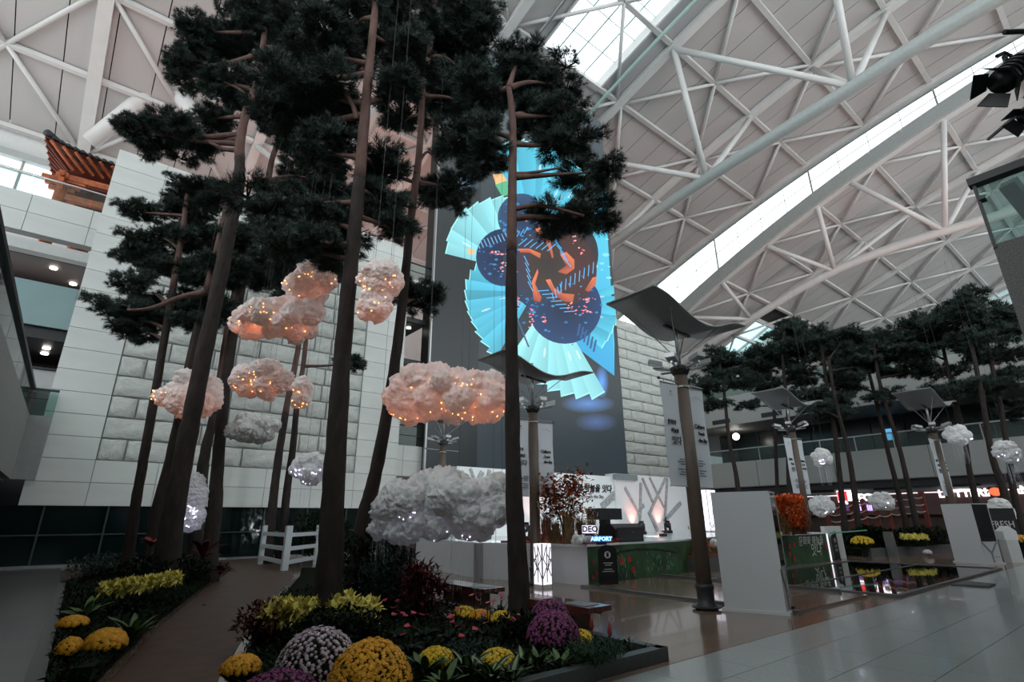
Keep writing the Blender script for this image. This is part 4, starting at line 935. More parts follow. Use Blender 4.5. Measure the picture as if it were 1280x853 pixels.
def banner(label, c, w, zt, zb, korean, s=1.):
    """cloth hanging in the X direction from an arm; c = (x centre, y)"""
    t = thing('banner', label, 'banner', (c[0], c[1], zb), 0, 'banners on the canopy lamps'); x, y = c; w *= s; h = zt-zb
    n = 7; vs = []
    for i in range(n+1):
        z = zb+h*i/n
        for xx in (-.5, 0, .5): vs.append((x+xx*w, y+.012*math.sin(i*1.3+xx*3), z))
    f = [(i*3+k, i*3+k+1, i*3+k+4, i*3+k+3) for i in range(n) for k in range(2)]; b = MB().add(vs, f)
    vs2 = [(p[0], p[1]+.006, p[2]) for p in vs]; b.add(vs2, [tuple(reversed(q)) for q in f]); b.build('cloth', M_ban, t, True)
    MB().tube([(x-w/2, y, zt), (x+w/2, y, zt)], .012, 6).build('top_rod', M_alu, t); MB().tube([(x-w/2, y, zb), (x+w/2, y, zb)], .012, 6).build('bottom_rod', M_alu, t)
    for k in (-.3, .3): MB().tube([(x+k*w, y, zt), (x+k*w, y, zt+.06*s)], .006, 5).build('hook', M_dark, t)
    lines = [('문화와', -.12, .60, .17), ('하늘을', .02, .52, .16), ('잇다', .05, .42, .30)] if korean else [('Culture', -.05, .60, .20), ('Touch', .02, .53, .15), ('the Sky', .08, .46, .17)]
    for txt, dx, fz, sz in lines: text_mesh(txt, sz*w*1.05, M_ink, 'lettering', t, (x+dx*w, y-.03, zb+h*fz), (1, 0, 0), (0, 0, 1), shear=.15, bold=.004*w if korean else .006*w)
    for k, wd in enumerate((.30, .42, .26, 0, .44, .30, .40)):
        if wd: MB().box((x+w*(.42-wd) if korean else x-w*.38, y-.028, zb+h*(.245-.024*k)), (x+w*.42 if korean else x-w*.38+w*wd, y-.026, zb+h*(.245-.024*k)+.012*h)).build('small_print', M_inkg, t)
    if korean:
        MB().prism([(x-.05*w, y-.028, zt-h*.08), (x+.05*w, y-.028, zt-h*.08), (x+.02*w, y-.028, zt-h*.095), (x, y-.028, zt-h*.11), (x-.02*w, y-.028, zt-h*.095)], (0, .003, 0)).build('emblem', M_inkg, t)
        MB().box((x-.12*w, y-.028, zt-h*.125), (x+.12*w, y-.026, zt-h*.121)).build('emblem_line', M_inkg, t)
    else: MB().tube(spline([(x-.3*w, y-.028, zt-h*.10), (x, y-.028, zt-h*.09), (x+.3*w, y-.028, zt-h*.115)], 4), .004, 4).build('emblem_line', M_inkg, t)
    return t
lamps = [('wave topped lamp post beside the near white kiosk', (9.41, 6.01, 0), 1.), ('wave topped lamp post behind the pine in front of the screen', (9.63, 10.95, 0), 1.), ('lamp post whose top hides behind the largest glowing cloud', (11.2, 18.2, 0), 1.),
         ('smaller looking wave topped lamp in front of the round crowned pine', (25.05, 10.62, 0), 1.2), ('wave topped lamp post standing behind the right kiosk', (27.1, 5.92, 0), 1.1)]
for i, (lab, p, s) in enumerate(lamps):
    lamp_post(lab, p, s)
    if i == 2: continue
    for k, side, txt in ((True, -1, 'left banner with Korean brush writing'), (False, 1, 'right banner with English brush writing')):
        where = ('on the near lamp post by the kiosk', 'on the lamp post beside the maple', '', 'on the small lamp over the green box', 'on the lamp behind the right kiosk')[i]
        banner('white %s %s' % (txt, where), (p[0]+side*.46*s, p[1]), .56, 4.16*s, 2.15*s, k, s)
# ------------------------------------------------------------------ information kiosks
M_kiosk = mat('white_kiosk_shell', (.52, .53, .54), .35); M_scr = mat('black_screen_glass', (.004, .004, .005), .08)
def kiosk(label, corner, rot, w=.9, dp=.5):
    """corner = meeting edge of the blank side and the screen side; blank side runs along local -X... screen side along local +Y"""
    t = thing('information_kiosk', label, 'kiosk', corner, rot, 'information kiosks'); H_ = 2.03
    MB().box((-w-.04, -.05, 0), (.06, dp+.06, .045)).build('base_plate', M_kiosk, t, local=True)
    b = MB(); b.box((-w, 0, .045), (0, dp, H_)); b.build('shell', M_kiosk, t, local=True)
    s = MB().box((0, .03, .75), (.012, dp-.03, H_-.03)).build('screen', M_scr, t, local=True)
    MB().box((.0, .0, .72), (.02, .03, H_)).build('screen_bezel', M_kiosk, t, local=True); MB().box((.0, dp-.03, .72), (.02, dp, H_)).build('screen_bezel', M_kiosk, t, local=True); MB().box((.0, .0, H_-.03), (.02, dp, H_)).build('screen_bezel', M_kiosk, t, local=True)
    g = mat('kiosk_grey', (.22, .23, .24), .4)
    for p, q in (((.008, .04, .74), (.008, dp*.5, .36)), ((.008, dp-.04, .74), (.008, dp*.5, .36)), ((.008, dp*.5, .38), (.008, dp*.5, .05))): MB().beam(p, q, .06, .016, up=(1, 0, 0)).build('fork_trim', g, t, local=True)
    MB().box((.0, dp*.66, .22), (.004, dp*.92, .245)).build('small_print', g, t, local=True)
    return t
c = G(984, 770); kiosk('tall white kiosk seen from its blank side beside the near lamp post', (c.x, c.y, 0), math.atan2(-.95, .31), 1.0, .7)
c = G(1233, 706); kiosk('white kiosk with black display at the end of the pool', (c.x, c.y, 0), math.radians(242.8), 1.1, .75)
fm = thing('floor_cover', 'thin dark floor hatch lying on the granite beside the pool rim', 'floor plate', (18, 3.95, 0))
MB().prism([G(1188, 731, .03), G(1206, 726, .03), G(1244, 730, .03), G(1236, 734, .03)], (0, 0, -.03)).build('plate', mat('dark_mat', (.04, .04, .042), .6, var=.3, vscale=30), fm)
b = MB(); q = [G(1193, 730.6, .032), G(1206, 727, .032), G(1238, 730.3, .032), G(1233, 733, .032)]; b.prism(q, (0, 0, .004)); b.build('inlay', mat('mat_inlay', (.09, .085, .08), .7, var=.4, vscale=60), fm)
# ------------------------------------------------------------------ benches
M_bw = mat('red_brown_wood', (.085, .024, .018), .3, var=.3, vscale=6., stretch=(1, 6, 6), coat=.3)
def bench(label, c, rot):
    t = thing('bench', label, 'bench', (c[0], c[1], 0), rot, 'wooden benches by the bed'); 
    for k in range(4): MB().box((-.9, -.24+.12*k+.004, .32), (.9, -.12+.12*k-.004, .39)).build('seat_plank', M_bw, t, local=True)
    for x in (-.35, .35): MB().box((x-.2, -.17, 0), (x+.2, .17, .26)).build('leg_block', M_bw, t, local=True)
    for y in (-.2, .2): MB().box((-.72, y-.03, .26), (.72, y+.03, .32)).build('rail', M_bw, t, local=True)
    MB().box((-.75, -.16, .39), (-.3, .16, .396)).build('metal_plate', mat('perforated_plate', (.30, .31, .32), .4, metal=.6), t, local=True)
c = G(690, 771); bench('red brown wooden bench behind the purple flowers', (6.12, 6.5), math.radians(90))
bench('red brown wooden bench under the big grey cloud', (6.3, 9.2), math.radians(90))
# ------------------------------------------------------------------ pool and low rims
M_rim = mat('grey_metal_rim', (.11, .115, .115), .3, var=.1)
M_water = mat('dark_still_water', (.004, .006, .006), .03, spec=.6)
pool = thing('reflecting_pool', 'shallow dark mirror pool with grey rim', 'pool', (18, 6, 0))
PX0, PX1, PY0, PY1 = 13.6, 23.2, 4.22, 8.6
MB().box((PX0+.08, PY0+.08, .01), (PX1-.08, PY1-.08, .03)).build('water', M_water, pool)
for lo, hi in (((PX0, PY0, 0), (PX1, PY0+.10, .055)), ((PX0, PY1-.10, 0), (PX1, PY1, .055)), ((PX0, PY0+.10, 0), (PX0+.10, PY1-.10, .055)), ((PX1-.10, PY0+.10, 0), (PX1, PY1-.10, .055))): MB().box(lo, hi).build('rim', M_rim, pool)
MB().box((PX0+.1, 6.4, .03), (PX1-.1, 6.45, .045)).build('pool_divider', M_rim, pool)
rim = thing('low_step', 'long low metal edged step between lamp post and stage', 'step', (10.15, 8.4, 0))
MB().box((10.1, 4.7, 0), (10.22, 9.85, .05)).build('metal_edge', M_rim, rim); MB().box((10.22, 4.7, 0), (13.3, 9.85, .045)).build('deck', M_wood, rim)
MB().box((13.2, 5.2, .045), (13.3, 9.85, .11)).build('inner_edge', M_rim, rim)
# ------------------------------------------------------------------ stage
M_stw = mat('stage_white', (.58, .59, .60), .45); M_stf = mat('stage_floor_white', (.62, .68, .70), .18)
M_green = mat('green_painted_front', (.025, .075, .028), .6, var=.55, vscale=2.5, bump=.1)
SH = .94
st = thing('stage', 'white stage platform with green painted front', 'stage', (16, 13.5, 0))
stg = [(10.41, 9.87), (11.9, 10.15), (14.6, 10.15), (17.5, 11.0), (27, 11.6), (27, 18.2), (10.2, 18.2), (9.4, 13.1), (10.35, 11.1)]
MB().prism([(x, y, 0) for x, y in stg], (0, 0, SH-.03)).build('platform', M_stw, st)
b = MB()
for (p, q) in zip(stg[:4], stg[1:5]):
    p, q = V3((*p, SH/2-.02)), V3((*q, SH/2-.02)); n = (q-p).cross(V3((0, 0, 1))).normalized()*.015; b.beam(p+n, q+n, .02, SH-.04)
gf = b.build('painted_front', M_green, st)
MB().prism([(x, y, SH-.03) for x, y in stg], (0, 0, .035)).build('stage_floor', M_stf, st)
MB().beam((10.33, 9.84, SH-.01), (10.28, 11.12, SH-.01), .1, .05).build('edge_trim', M_white, st); MB().beam((10.33, 9.84, SH-.01), (11.9, 10.1, SH-.01), .08, .05).build('edge_trim', M_white, st)
MB().box((9.2, 13, .02), (9.45, 13.1, SH)).build('edge_trim', M_alu, st)
# painted poppies and leaves on the green front
rp = random.Random(5); fr0, fr1 = V3((10.41, 9.87, 0)), V3((11.9, 10.15, 0)); fd = (fr1-fr0).normalized(); fn = fd.cross(V3((0, 0, 1))).normalized()*.032
def flat_disc(b, c, r, n=7, ax=None, up=V3((0, 0, 1)), jit=.25):
    pts = [c+ax*(r*rp.uniform(1-jit, 1)*math.cos(6.283*k/n))+up*(r*rp.uniform(1-jit, 1)*math.sin(6.283*k/n)) for k in range(n)]; b.add(pts, [tuple(range(n))])
M_poppy = mat('painted_poppy_red', (.40, .02, .018), .6); M_teal2 = mat('painted_teal_stalks', (.03, .22, .18), .6); M_cream = mat('painted_cream_sprigs', (.40, .38, .24), .6)
def onfront(u, v): return at(u, v, 'Y', 10.108) if u > 764 else (lambda p: p+fn*1.0)(at(u, v, 'Y', 9.87+.19*(u-737)/30))
ex_ = V3((1, 0, 0))
for k, (u, v) in enumerate(((777, 702), (787, 699), (792, 713), (741, 703), (744, 716), (740, 722))):
    b = MB(); flat_disc(b, onfront(u, v), .10 if k < 3 else .07, 8, ex_ if u > 764 else fd); b.build('painted_poppy', M_poppy, gf)
b = MB(); b2 = MB()
for k in range(110):
    u = rp.choice([rp.uniform(766, 774), rp.uniform(775, 800), rp.uniform(833, 843), rp.uniform(808, 830)]); v = rp.uniform(690, 726) if u < 805 else rp.uniform(692, 715); c = onfront(u, v)
    (b if rp.random() < .5 else b2).beam(c, c+V3((rp.uniform(-.06, .06), 0, rp.uniform(.04, .14))), .014, .004, up=(0, 1, 0))
P_ = [onfront(u, v) for u, v in ((766, 697), (775, 690), (795, 687), (820, 687), (845, 691))]
for p_, q_ in zip(P_[:-1], P_[1:]): MB().beam(p_, q_, .045, .006, up=(0, 1, 0)).build('painted_branch', M_bark, gf)
b.build('painted_sprigs', M_teal2, gf, kind='stuff'); b2.build('painted_sprigs', M_cream, gf, kind='stuff')
# backdrop
M_back = mat('backdrop_white', (.78, .80, .80), .55); M_twig = mat('silver_branch', (.36, .37, .38), .4, var=.3, vscale=8)
bd = thing('stage_backdrop', 'white stage backdrop with grey branch pattern and brush lettering', 'backdrop', (19, 18, SH))
YB = 17.9
p0 = MB().box((11.7, YB, SH), (21.2, YB+.5, 3.6)).build('backdrop_panel', M_back, bd); MB().box((21.0, YB-.15, SH), (27.2, YB+.5, 3.75)).build('backdrop_panel', M_back, bd)
MB().box((20.9, YB-.3, 3.45), (22.6, YB-.1, 3.72)).build('grey_header', mat('header_grey', (.22, .25, .26), .5), bd)
def twig(u0, v0, u1, v1, w, y): 
    p, q = at(u0, v0, 'Y', y), at(u1, v1, 'Y', y); MB().beam(p, q, w, .05, up=(0, 1, 0)).build('branch_strip', M_twig, bd)
for l in ((752, 634, 786, 602, .34), (777, 620, 795, 655, .2), (773, 640, 795, 604, .22), (769, 621, 777, 660, .2), (800, 660, 801, 604, .16), (800, 645, 781, 610, .16), (803, 598, 816, 628, .14), (832, 598, 813, 640, .14), (811, 640, 822, 664, .2), (812, 597, 830, 635, .12), (831, 655, 834, 598, .16), (830, 652, 851, 629, .22), (800, 636, 805, 632, .2)): twig(*l[:4], l[4], YB-.18 if l[0] > 798 else YB-.03)
for l in ((576, 590, 592, 612, .2), (603, 590, 592, 614, .2), (588, 586, 600, 620, .12), (612, 588, 606, 625, .16), (668, 630, 690, 655, .14), (700, 640, 668, 668, .14)): twig(*l[:4], l[4], YB-.03)
pc = at(737, 611, 'Y', YB-.03); text_mesh('문화와 하늘을 잇다', .40, M_ink, 'lettering', bd, (pc.x, YB-.03, pc.z), (1, 0, 0), (0, 0, 1), shear=.2, bold=.012)
pc = at(735, 621, 'Y', YB-.03); text_mesh('Culture Touch the Sky', .24, M_ink, 'lettering', bd, (pc.x, YB-.03, pc.z), (1, 0, 0), (0, 0, 1))
# coral uplights at the foot of the backdrop
for i, u in enumerate((797, 830, 676)):
    p = at(u, 663, 'Y', YB-.45); p.z = SH+.012
    t = thing('uplight', ('small floor uplight washing the backdrop coral, left of the two by the white panel', 'small floor uplight washing the backdrop coral, rightmost on the stage', 'small floor uplight behind the maple tree')[i], 'stage light', p, 0, 'floor uplights of the stage')
    MB().box((p.x-.12, p.y-.06, p.z), (p.x+.12, p.y+.06, p.z+.07)).build('housing', M_black, t); MB().box((p.x-.1, p.y-.05, p.z+.07), (p.x+.1, p.y+.05, p.z+.075)).build('lens', mat('coral_lens', (1, .4, .3), emit=4, ecol=(1, .35, .25)), t)
    ld = bpy.data.lights.new('coral_beam', 'SPOT'); ld.energy = 75; ld.color = (1, .34, .24); ld.spot_size = 1.2; ld.spot_blend = .8; ld.shadow_soft_size = .05
    lo = bpy.data.objects.new('coral_beam', ld); COL.objects.link(lo); lo.parent = t; lo.location = (0, 0, .12); lo.rotation_euler = (math.pi-.22, 0, 0)
# two small floods added at the stage front to whiten the backdrop
for i, u in enumerate((650, 830)):
    p = at(u, 680, 'Y', 12.6); p.z = SH+.012
    t = thing('added_flood_lamp', ('added white flood lamp at the left of the stage floor', 'added white flood lamp at the right of the stage floor')[i], 'stage light', p, 0, 'white stage floods')
    MB().box((p.x-.14, p.y-.08, p.z), (p.x+.14, p.y+.08, p.z+.1)).build('housing', M_black, t); MB().box((p.x-.12, p.y+.08, p.z+.02), (p.x+.12, p.y+.085, p.z+.09)).build('lens', M_lamp, t)
    ld = bpy.data.lights.new('white_beam', 'SPOT'); ld.energy = 300; ld.color = (.88, .95, 1); ld.spot_size = 2.2; ld.spot_blend = .9; ld.shadow_soft_size = .1
    lo = bpy.data.objects.new('white_beam', ld); COL.objects.link(lo); lo.parent = t; lo.location = (0, .12, .15); lo.rotation_euler = (math.pi/2+.2, 0, 0)
# speakers and moving heads
def moving_head(label, p):
    t = thing('moving_head_light', label, 'stage light', p, 0, 'moving head lights'); x, y, z = p
    MB().box((x-.16, y-.14, z), (x+.16, y+.14, z+.12)).build('base', M_black, t)
    for s in (-1, 1): MB().box((x+s*.17-.03, y-.05, z+.1), (x+s*.17+.03, y+.05, z+.42)).build('yoke_arm', M_black, t)
    MB().ball((x, y, z+.38), .15, 12, 8).build('head', M_black, t, True); MB().lathe((x, y-.02, z+.46), [(.1, 0), (.1, .08)], 12).build('lens', M_scr, t)
p = at(802, 664, 'Y', 15.2); moving_head('round black stage lamp right of the wedge speaker', (p.x, 15.2, SH+.01)); p = at(835, 664, 'Y', 15.5); moving_head('round black stage lamp by the coral lit panel', (p.x, 15.5, SH+.01)); p = at(657, 668, 'Y', 13.6); moving_head('black lamp standing in for an unclear dark figure right of the pine trunk', (p.x, 13.6, SH+.01))  # last lamp stands in for an unclear figure behind the pine
p = G(788, 678, SH); t = thing('wedge_speaker', 'black wedge shaped floor speaker on the stage edge', 'speaker', (p.x, p.y+.35, SH+.01))
P = [(p.x-.62, p.y, SH+.01), (p.x-.62, p.y+.7, SH+.01), (p.x-.62, p.y+.6, SH+.44), (p.x-.62, p.y+.18, SH+.5), (p.x-.62, p.y, SH+.36)]; MB().prism(P, (1.24, 0, 0)).build('cabinet', M_black, t)
MB().box((p.x-.55, p.y-.012, SH+.06), (p.x+.55, p.y, SH+.4)).build('grille', M_dark, t); MB().lathe((p.x+.1, p.y-.02, SH+.25), [(.04, 0), (.04, .02)], 10).build('badge', M_alu, t)
p = G(757, 684, SH); y = 12.6; c = at(757, 668, 'Y', y); t = thing('monitor_speaker', 'black box speaker on a pole behind the planter', 'speaker', (c.x, y, SH+.01))
z1 = at(757, 650, 'Y', y).z; z2 = at(757, 636, 'Y', y).z; MB().box((c.x-.55, y-.3, z1), (c.x+.55, y+.3, z2)).build('cabinet', M_black, t); MB().box((c.x-.15, y-.12, SH+.01), (c.x+.15, y+.12, z1)).build('stand', M_black, t); MB().box((c.x-.4, y-.3, SH+.01), (c.x+.4, y+.3, SH+.05)).build('foot', M_black, t)
# lantern boxes with branch tracery
M_lan = mat('lit_lantern_panel', (.95, .92, .95), emit=1.0, ecol=(.93, .90, 1.))
def lantern(label, x, y, z0, w, h):
    t = thing('lantern_box', label, 'lantern', (x, y, z0), 0, 'lit lantern boxes'); MB().box((x-w/2, y-w/2, z0+.08), (x+w/2, y+w/2, z0+h)).build('light_panel', M_lan, t); MB().box((x-w/2-.01, y-w/2-.01, z0), (x+w/2+.01, y+w/2+.01, z0+.08)).build('foot', M_white, t)
    e = w/2+.006
    for s in ((-e, -e), (e, -e), (-e, e), (e, e)): MB().box((x+s[0]-.012, y+s[1]-.012, z0), (x+s[0]+.012, y+s[1]+.012, z0+h)).build('frame_bar', M_alu, t)
    for (a0, b0, a1, b1) in ((.5, .05, .5, .98), (.5, .45, .1, .62), (.5, .3, .95, .62), (.1, .62, .45, .92), (.5, .75, .95, .55), (.05, .15, .5, .45), (.95, .2, .62, .42), (.62, .42, .9, .92)):
        for face in (0, 1):
            f = (lambda a_, b_: (x-w/2+w*a_, y-e, z0+.08+(h-.08)*b_)) if face == 0 else (lambda a_, b_: (x-e, y-w/2+w*a_, z0+.08+(h-.08)*b_))
            MB().beam(f(a0, b0), f(a1, b1), .018, .012, up=(0, 1, 0) if face == 0 else (1, 0, 0)).build('tracery', M_dark, t)
lantern('lit white lantern box with dark branch tracery at the stage corner', G(679, 735).x, G(679, 735).y, 0, .30, 1.0)
p = at(885, 664, 'Y', 15.5); lantern('lit lantern box on the stage behind the near lamp post', p.x, 15.5, SH+.006, .8, 2.0)
# ------------------------------------------------------------------ flowers and foliage of the near beds
def petal_col(name, c, v=.25): return mat(name, c, .6, var=v, vscale=25.)
M_gold = petal_col('golden_petals', (.74, .34, .012)); M_yel = petal_col('lemon_petals', (.76, .68, .18)); M_lil = petal_col('lilac_white_petals', (.58, .48, .53)); M_pur = petal_col('purple_petals', (.20, .035, .13)); M_brt = petal_col('bright_yellow_petals', (.76, .50, .02))
def mum(label, base, r, h, m, n=260, seed=0, fs=.024, stem=0., group='mounded chrysanthemums', tilt=0):
    """dome of small blossoms on a leafy core; r radius, h dome height"""
    q = random.Random(seed); t = thing('chrysanthemum', label, 'flower', base, 0, group); x, y, z = base; z0 = z+stem
    b = MB()
    b.ball((x, y, z0), r*.93, 14, 8, 0, (1, 1, h/r*.93))
    b.build('leaf_core', M_leafd, t, True)
    leaf_stuff(int(n*.8), lambda k: (lambda a, s: (x+r*.98*math.cos(a)*math.sqrt(1-s*s), y+r*.98*math.sin(a)*math.sqrt(1-s*s), z0+h*.9*s))(k.uniform(0, 6.283), k.uniform(-.5 if stem else -.1, .75)), r*.13+.02, .014, seed).build('leaves', M_leaf, t, kind='stuff')
    b = MB(); ga = math.pi*(3-math.sqrt(5))
    for i in range(n):
        s = 1-(i+.5)/n*1.02; a = ga*i+q.uniform(-.12, .12); c = math.sqrt(max(0, 1-s*s)); nv = V3((c*math.cos(a), c*math.sin(a), s)); p = V3((x+r*nv.x*q.uniform(.97, 1.03), y+r*nv.y*q.uniform(.97, 1.03), z0+h*nv.z*q.uniform(.96, 1.04)))
        ax = nv.orthogonal().normalized(); ay = nv.cross(ax); f = fs*q.uniform(.8, 1.2); o = len(b.v); k = 7
        b.v.append(tuple(p+nv*f*.55))
        for j in range(k):
            e = 6.283*j/k; b.v.append(tuple(p+(ax*math.cos(e)+ay*math.sin(e))*f*.62+nv*f*.42))
        for j in range(k*1):
            e = 6.283*(j+.5)/k; b.v.append(tuple(p+(ax*math.cos(e)+ay*math.sin(e))*f*1.05-nv*f*.15))
        for j in range(k):
            b.f.append((o, o+1+j, o+1+(j+1) % k)); b.f.append((o+1+j, o+1+k+j, o+1+(j+1) % k)); b.m += [0, 0]
    b.build('blossoms', m, t, kind='stuff')
    if stem: MB().tube([(x, y, z-.05), (x, y, z0)], r*.25, 7).build('stems', M_leafd, t)
    return t
def bloom_mesh(seed, m):
    q = random.Random(seed); b = MB()
    for k in range(70):
        s = q.uniform(-.55, 1); a = q.uniform(0, 6.283); c = math.sqrt(1-s*s); d = V3((c*math.cos(a), c*math.sin(a), s)); sd = d.cross(V3((0, 0, 1)));
        if sd.length < .01: sd = V3((1, 0, 0))
        sd = sd.normalized()*.13; L = q.uniform(.8, 1.1); dr = V3((0, 0, -.35*max(0, .5-s)))
        b.add([d*.25-sd*.5, d*.25+sd*.5, d*L*.8+sd+dr*.4, d*L*1.05+dr, d*L*.8-sd+dr*.4], [(0, 1, 2, 3, 4)])
    b.ball((0, 0, 0), .55, 8, 6); return b.mesh('bloom', m)
BLOOM = [bloom_mesh(i, M_yel) for i in range(3)]
def tall_mums(label, pxs, d, zbase, r=.145, seed=0):
    q = random.Random(seed); pts = [H(u, v, d+q.uniform(-.15, .15)) for u, v in pxs]; c = sum(pts, V3())/len(pts)
    t = thing('chrysanthemum', label, 'flower', (c.x, c.y, zbase), 0, 'tall yellow chrysanthemums')
    for p in pts:
        inst('bloom', q.choice(BLOOM), t, p, (q.uniform(-.3, .3), q.uniform(-.3, .3), q.uniform(0, 6)), r*q.uniform(.9, 1.15))
        MB().tube([(p.x, p.y, p.z), (p.x*.7+c.x*.3, p.y*.7+c.y*.3, zbase)], .008, 5).build('stem', M_leaf, t)
    zt = min(p.z for p in pts); a = max((p-c).length for p in pts)
    leaf_stuff(520, lambda k: (c.x+k.gauss(0, a*.45), c.y+k.gauss(0, a*.45), k.uniform(zbase+.05, zt-.20)), .10, .028, seed+1).build('leaves', M_leafd, t, kind='stuff')
    return t
q = random.Random(9)
tall_mums('cluster of shaggy yellow chrysanthemums left of the centre trunk', [(333, 766), (345, 760), (358, 757), (371, 760), (384, 762), (350, 770), (365, 770), (340, 774), (377, 770), (390, 757)], 7.4, .08, seed=1)
tall_mums('cluster of shaggy yellow chrysanthemums right of the centre trunk', [(419, 757), (430, 763), (438, 751), (447, 759), (460, 757), (467, 762), (424, 769), (445, 769), (455, 772)], 7.4, .08, seed=2)
tall_mums('long row of shaggy yellow chrysanthemums in the left bed', [(130+i*8.3, 738-i*1.25+q.uniform(-3, 3)) for i in range(12)]+[(150+i*11, 733-i*1.6) for i in range(7)], 10.2, .08, .15, seed=3)
def onbed(u, v, z=.1): p = G(u, v, z); return (p.x, p.y, z)
mum('large mound of small lilac white blossoms at the front', onbed(393, 862), .365, .38, M_lil, 560, 1, .021, stem=.12)
mum('large round golden chrysanthemum at the bottom edge', onbed(461, 876), .345, .35, M_gold, 600, 2, .030, stem=.10)
mum('purple chrysanthemum cut by the bottom edge', onbed(346, 885), .36, .26, M_pur, 420, 3, .024)
mum('golden chrysanthemum left of the lilac mound', onbed(298, 856), .17, .12, M_gold, 150, 4, .03, stem=.12)
mum('small golden chrysanthemum left of the striped leaves', onbed(545, 838), .185, .14, M_brt, 110, 5, .03, stem=.06)
mum('small golden chrysanthemum between the striped plants', onbed(622, 840), .185, .14, M_brt, 110, 6, .03, stem=.06)
mum('big purple chrysanthemum by the pine before the screen', onbed(692, 808), .32, .30, M_pur, 420, 7, .026, stem=.08); mum('smaller purple chrysanthemum behind the big purple one', onbed(688, 790), .26, .24, M_pur, 220, 8, .026, stem=.16)
mum('bright yellow chrysanthemum right of the purple ones', onbed(727, 806), .14, .12, M_brt, 110, 9, .022, stem=.04)
mum('yellow chrysanthemum in front of the far bench', onbed(580, 776), .17, .11, M_brt, 80, 10, .03, stem=.08); mum('yellow chrysanthemum at the back edge of the bed', onbed(600, 780), .16, .10, M_gold, 80, 11, .03, stem=.08); mum('yellow chrysanthemum half behind the pine before the screen', onbed(627, 783), .15, .11, M_brt, 80, 12, .03, stem=.08)
mum('golden chrysanthemum in the middle of the left bed', onbed(88, 790), .17, .09, M_gold, 120, 13, .04, stem=.1); mum('large golden chrysanthemum low in the left bed', onbed(128, 822), .20, .16, M_gold, 160, 14, .04, stem=.12); mum('small golden chrysanthemum at the left edge of the left bed', onbed(84, 824), .12, .12, M_gold, 50, 15, .04, stem=.08)
# leafy plants with separate leaves
def leaf_mesh(name, L, W, arch, stripe, m1, m2):
    b = MB(); n = 6; vs = []
    for i in range(n+1):
        t = i/n; w = W*math.sin(math.pi*min(1, t*.92+.06))**.8; z = L*(.75*t-arch*t*t); x = L*(t*.72+.1*t*t)
        for k, f in enumerate((-1, -.45, .45, 1)): vs.append((x, f*w, z+abs(f)*w*.35))
    for i in range(n):
        for k in range(3): b.add([], []); b.f.append((i*4+k, i*4+k+1, i*4+k+5, i*4+k+4)); b.m.append(1 if (k == 1 and stripe) else 0)
    b.v = vs; return b.mesh(name, [m1, m2], True)
LF_str = leaf_mesh('leaf', .30, .042, .35, True, M_leaf, M_leafp); LF_lt = leaf_mesh('leaf', .26, .032, .25, False, M_leafl, M_leafl); LF_bl = leaf_mesh('leaf', .24, .05, .5, False, M_leafb, M_leafb); LF_rd = leaf_mesh('leaf', .34, .035, .45, False, M_red, M_red); LF_sc = leaf_mesh('leaf', .22, .04, .3, False, M_scar, M_scar)
def leafy(name, label, base, lf, n, seed, s=1., group=None, tiers=1, hgt=0., cat='plant'):
    q = random.Random(seed); t = thing(name, label, cat, base, 0, group); x, y, z = base
    for i in range(n):
        k = i*tiers//n; zz = z+hgt*(k/max(1, tiers-1) if tiers > 1 else 0)
        inst('leaf', lf, t, (x, y, zz), (q.uniform(-.2, .2), q.uniform(-.45, .25), i*2.4+q.uniform(-.3, .3)), s*q.uniform(.75, 1.15))
    MB().tube([(x, y, z-.06), (x, y, z+max(hgt, .06))], .012, 6).build('stem', M_leafd, t)
    return t
for i, (u, v, s, lab) in enumerate(((585, 850, 1.1, 'striped leaf plant at the bottom edge right of the golden mound'), (613, 856, 1.1, 'striped leaf plant at the bottom edge in the middle'), (655, 836, .95, 'striped leaf plant beside the small golden flower'), (562, 776, .9, 'striped leaf plant before the far bench'), (640, 858, 1., 'striped leaf plant right of the middle one at the bottom'))):
    leafy('striped_plant', lab, onbed(u, v), LF_str, 13, 40+i, s, 'striped leaf plants')
for i, (u, v, s, lab) in enumerate(((530, 848, 1.15, 'light green rosette plant right of the golden mound'), (672, 838, 1.05, 'light green rosette under the purple flowers'), (700, 838, .9, 'light green rosette right of the purple flowers'), (555, 862, 1., 'light green rosette at the bottom edge'), (105, 775, 1.6, 'pale leafy plant in the left bed'), (165, 800, 1.6, 'pale leafy plant by the hedge'))):
    leafy('rosette_plant', lab, onbed(u, v), LF_lt, 14, 60+i, s, 'light green rosettes')
